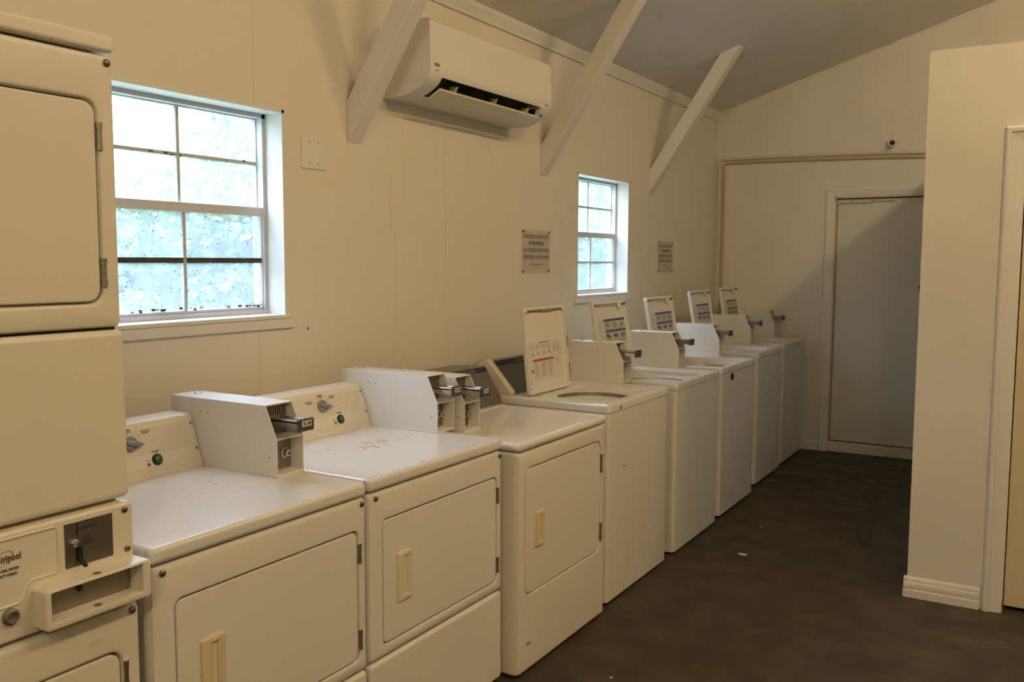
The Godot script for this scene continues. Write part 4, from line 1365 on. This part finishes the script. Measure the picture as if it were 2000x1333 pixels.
func notice(label: String, at: Vector3, w: float, h: float) -> void:
	var o := thing("notice", label, "sign", at, "detergent notices")
	var m := MB.new()
	slab(m, [-w / 2, -h / 2, w / 2, h / 2], 0.003, Vector3(0.006, 0, 0), E_AWAY, E_UP, E_OUT, 0.003, 0.0006)
	var gm := StandardMaterial3D.new()
	gm.resource_name = "acrylic"
	gm.albedo_color = Color(0.86, 0.81, 0.74, 0.22); gm.roughness = 0.3
	gm.transparency = BaseMaterial3D.TRANSPARENCY_ALPHA
	part("acrylic_sheet", m, gm, o)
	for q in [[-1, -1], [-1, 1], [1, -1], [1, 1]]:
		m = MB.new()
		m.lathe(Vector3(0, q[1] * (h / 2 - 0.009), q[0] * (w / 2 - 0.01)), E_OUT, [[0.005, 0.0], [0.005, 0.0095], [0.007, 0.0095], [0.006, 0.012], [0.0005, 0.013]], 12)
		part("standoff", m, "dark_metal", o)
	var s := h / 0.242
	var put := func(t: String, size: float, y: float, c: String, wide: float) -> void:
		text(t, size * s, Vector3(0.0095, y * s, 0), FACE, c, o, "lettering", true, wide)
	put.call("PLEASE DO NOT USE", 0.022, 0.085, "print_grey", 1.02)
	put.call("POWDERED", 0.021, 0.046, "print_blue", 1.15)
	put.call("DETERGENT IN THESE", 0.022, 0.007, "print_grey", 1.0)
	put.call("WASHING MACHINES", 0.022, -0.032, "print_grey", 1.02)
	m = MB.new()
	slab(m, [-w * 0.22, -0.076 * s, w * 0.22, -0.072 * s], 0.001, Vector3(0.009, 0, 0), E_AWAY, E_UP, E_OUT, 0.0008, 0.0002)
	part("small_print", m, "print_grey", o)

func air_conditioner() -> void:
	var d0 := 3.17; var d1 := 4.24
	var o := thing("air_conditioner", "white wall mounted air conditioner with open louver between two braces", "air conditioner", V(0, 2.285, (d0 + d1) / 2))
	var hw := (d1 - d0) / 2
	var y0 := 2.285
	var curve := []
	var full := PackedVector2Array([Vector2(0, 0.315), Vector2(0, 0)])
	for q in [[0.10, 0.0], [0.135, 0.006], [0.17, 0.017], [0.2, 0.031], [0.225, 0.047], [0.242, 0.064], [0.252, 0.082], [0.257, 0.1], [0.258, 0.12], [0.255, 0.30], [0.25, 0.309], [0.24, 0.315]]: full.append(Vector2(q[0], q[1]))
	var notch := PackedVector2Array([Vector2(0, 0.315), Vector2(0, 0), Vector2(0.1, 0), Vector2(0.135, 0.006), Vector2(0.145, 0.01), Vector2(0.13, 0.06), Vector2(0.17, 0.105), Vector2(0.249, 0.080)])
	for q in [[0.252, 0.084], [0.257, 0.1], [0.258, 0.12], [0.255, 0.30], [0.25, 0.309], [0.24, 0.315]]: notch.append(Vector2(q[0], q[1]))
	var m := MB.new()
	m.prism(full, Vector3(0, 0, hw), E_OUT, E_UP, Vector3(0, 0, -0.095), 0.0)
	m.prism(notch, Vector3(0, 0, hw - 0.095), E_OUT, E_UP, Vector3(0, 0, -(2 * hw - 0.19)), 0.0)
	m.prism(full, Vector3(0, 0, -hw + 0.095), E_OUT, E_UP, Vector3(0, 0, -0.095), 0.0)
	part("housing", m, "ac_white", o)
	m = MB.new()
	m.prism(PackedVector2Array([Vector2(0.146, 0.012), Vector2(0.131, 0.06), Vector2(0.17, 0.104), Vector2(0.248, 0.079), Vector2(0.17, 0.096), Vector2(0.138, 0.058)]), Vector3(0, 0, hw - 0.096), E_OUT, E_UP, Vector3(0, 0, -(2 * hw - 0.192)))
	part("outlet_lining", m, "black", o)
	m = MB.new()
	var pr := PackedVector2Array([Vector2(0.168, 0.004), Vector2(0.174, -0.001), Vector2(0.228, 0.030), Vector2(0.231, 0.039), Vector2(0.224, 0.037)])
	m.prism(pr, Vector3(0, 0, hw - 0.105), E_OUT, E_UP, Vector3(0, 0, -(2 * hw - 0.19)), 0.002)
	part("louver", m, "handle_pale", o)
	for s in [-0.28, 0.06, 0.36, 0.44]:
		m = MB.new()
		m.prism(PackedVector2Array([Vector2(0.17, 0.02), Vector2(0.2, 0.025), Vector2(0.222, 0.07), Vector2(0.18, 0.075)]), Vector3(0, 0, -s), E_OUT, E_UP, Vector3(0, 0, -0.006), 0.001)
		part("vane", m, "handle_pale", o)
	m = MB.new()
	slab(m, [-hw + 0.028, 0.118, -hw + 0.066, 0.132], 0.001, Vector3(0.2575, 0, 0), E_AWAY, E_UP, E_OUT, 0.0015, 0.0004)
	part("badge", m, "print_grey", o)
	m = MB.new()
	slab(m, [-hw + 0.036, 0.1, -hw + 0.062, 0.105], 0.001, Vector3(0.2565, 0, 0), E_AWAY, E_UP, E_OUT, 0.0012, 0.0003)
	slab(m, [hw - 0.065, 0.094, hw - 0.03, 0.099], 0.001, Vector3(0.2562, 0, 0), E_AWAY, E_UP, E_OUT, 0.0012, 0.0003)
	part("small_print", m, "print_grey", o)
	m = MB.new()
	m.lathe(Vector3(0.226, 0.05, -hw + 0.05), Vector3(0.75, -0.66, 0), [[0.015, 0.0], [0.014, 0.0015]], 18)
	part("sticker", m, "chrome", o)

func small_things() -> void:
	var k := 0
	for q in [[1.2, 4.707, 0.022, "torn white paper scrap on the dark floor"], [1.143, 5.268, 0.007, "tiny white crumb of paper on the floor near the second washer"], [1.203, 3.016, 0.006, "tiny white crumb of lint at the bottom edge of the floor"]]:
		var m := MB.new()
		var s: float = q[2]
		m.prism(PackedVector2Array([Vector2(-s * 1.3, 0), Vector2(-s * 0.2, -s * 0.9), Vector2(s * 1.1, -s * 0.4), Vector2(s * 0.8, s * 0.6), Vector2(-s * 0.4, s * 0.8)]), V(q[0], 0.0005, q[1]), E_OUT, E_AWAY, Vector3(0, 0.002, 0), 0.0)
		tag(part("paper_scrap", m, "paper", self), q[3], "litter")
		k += 1
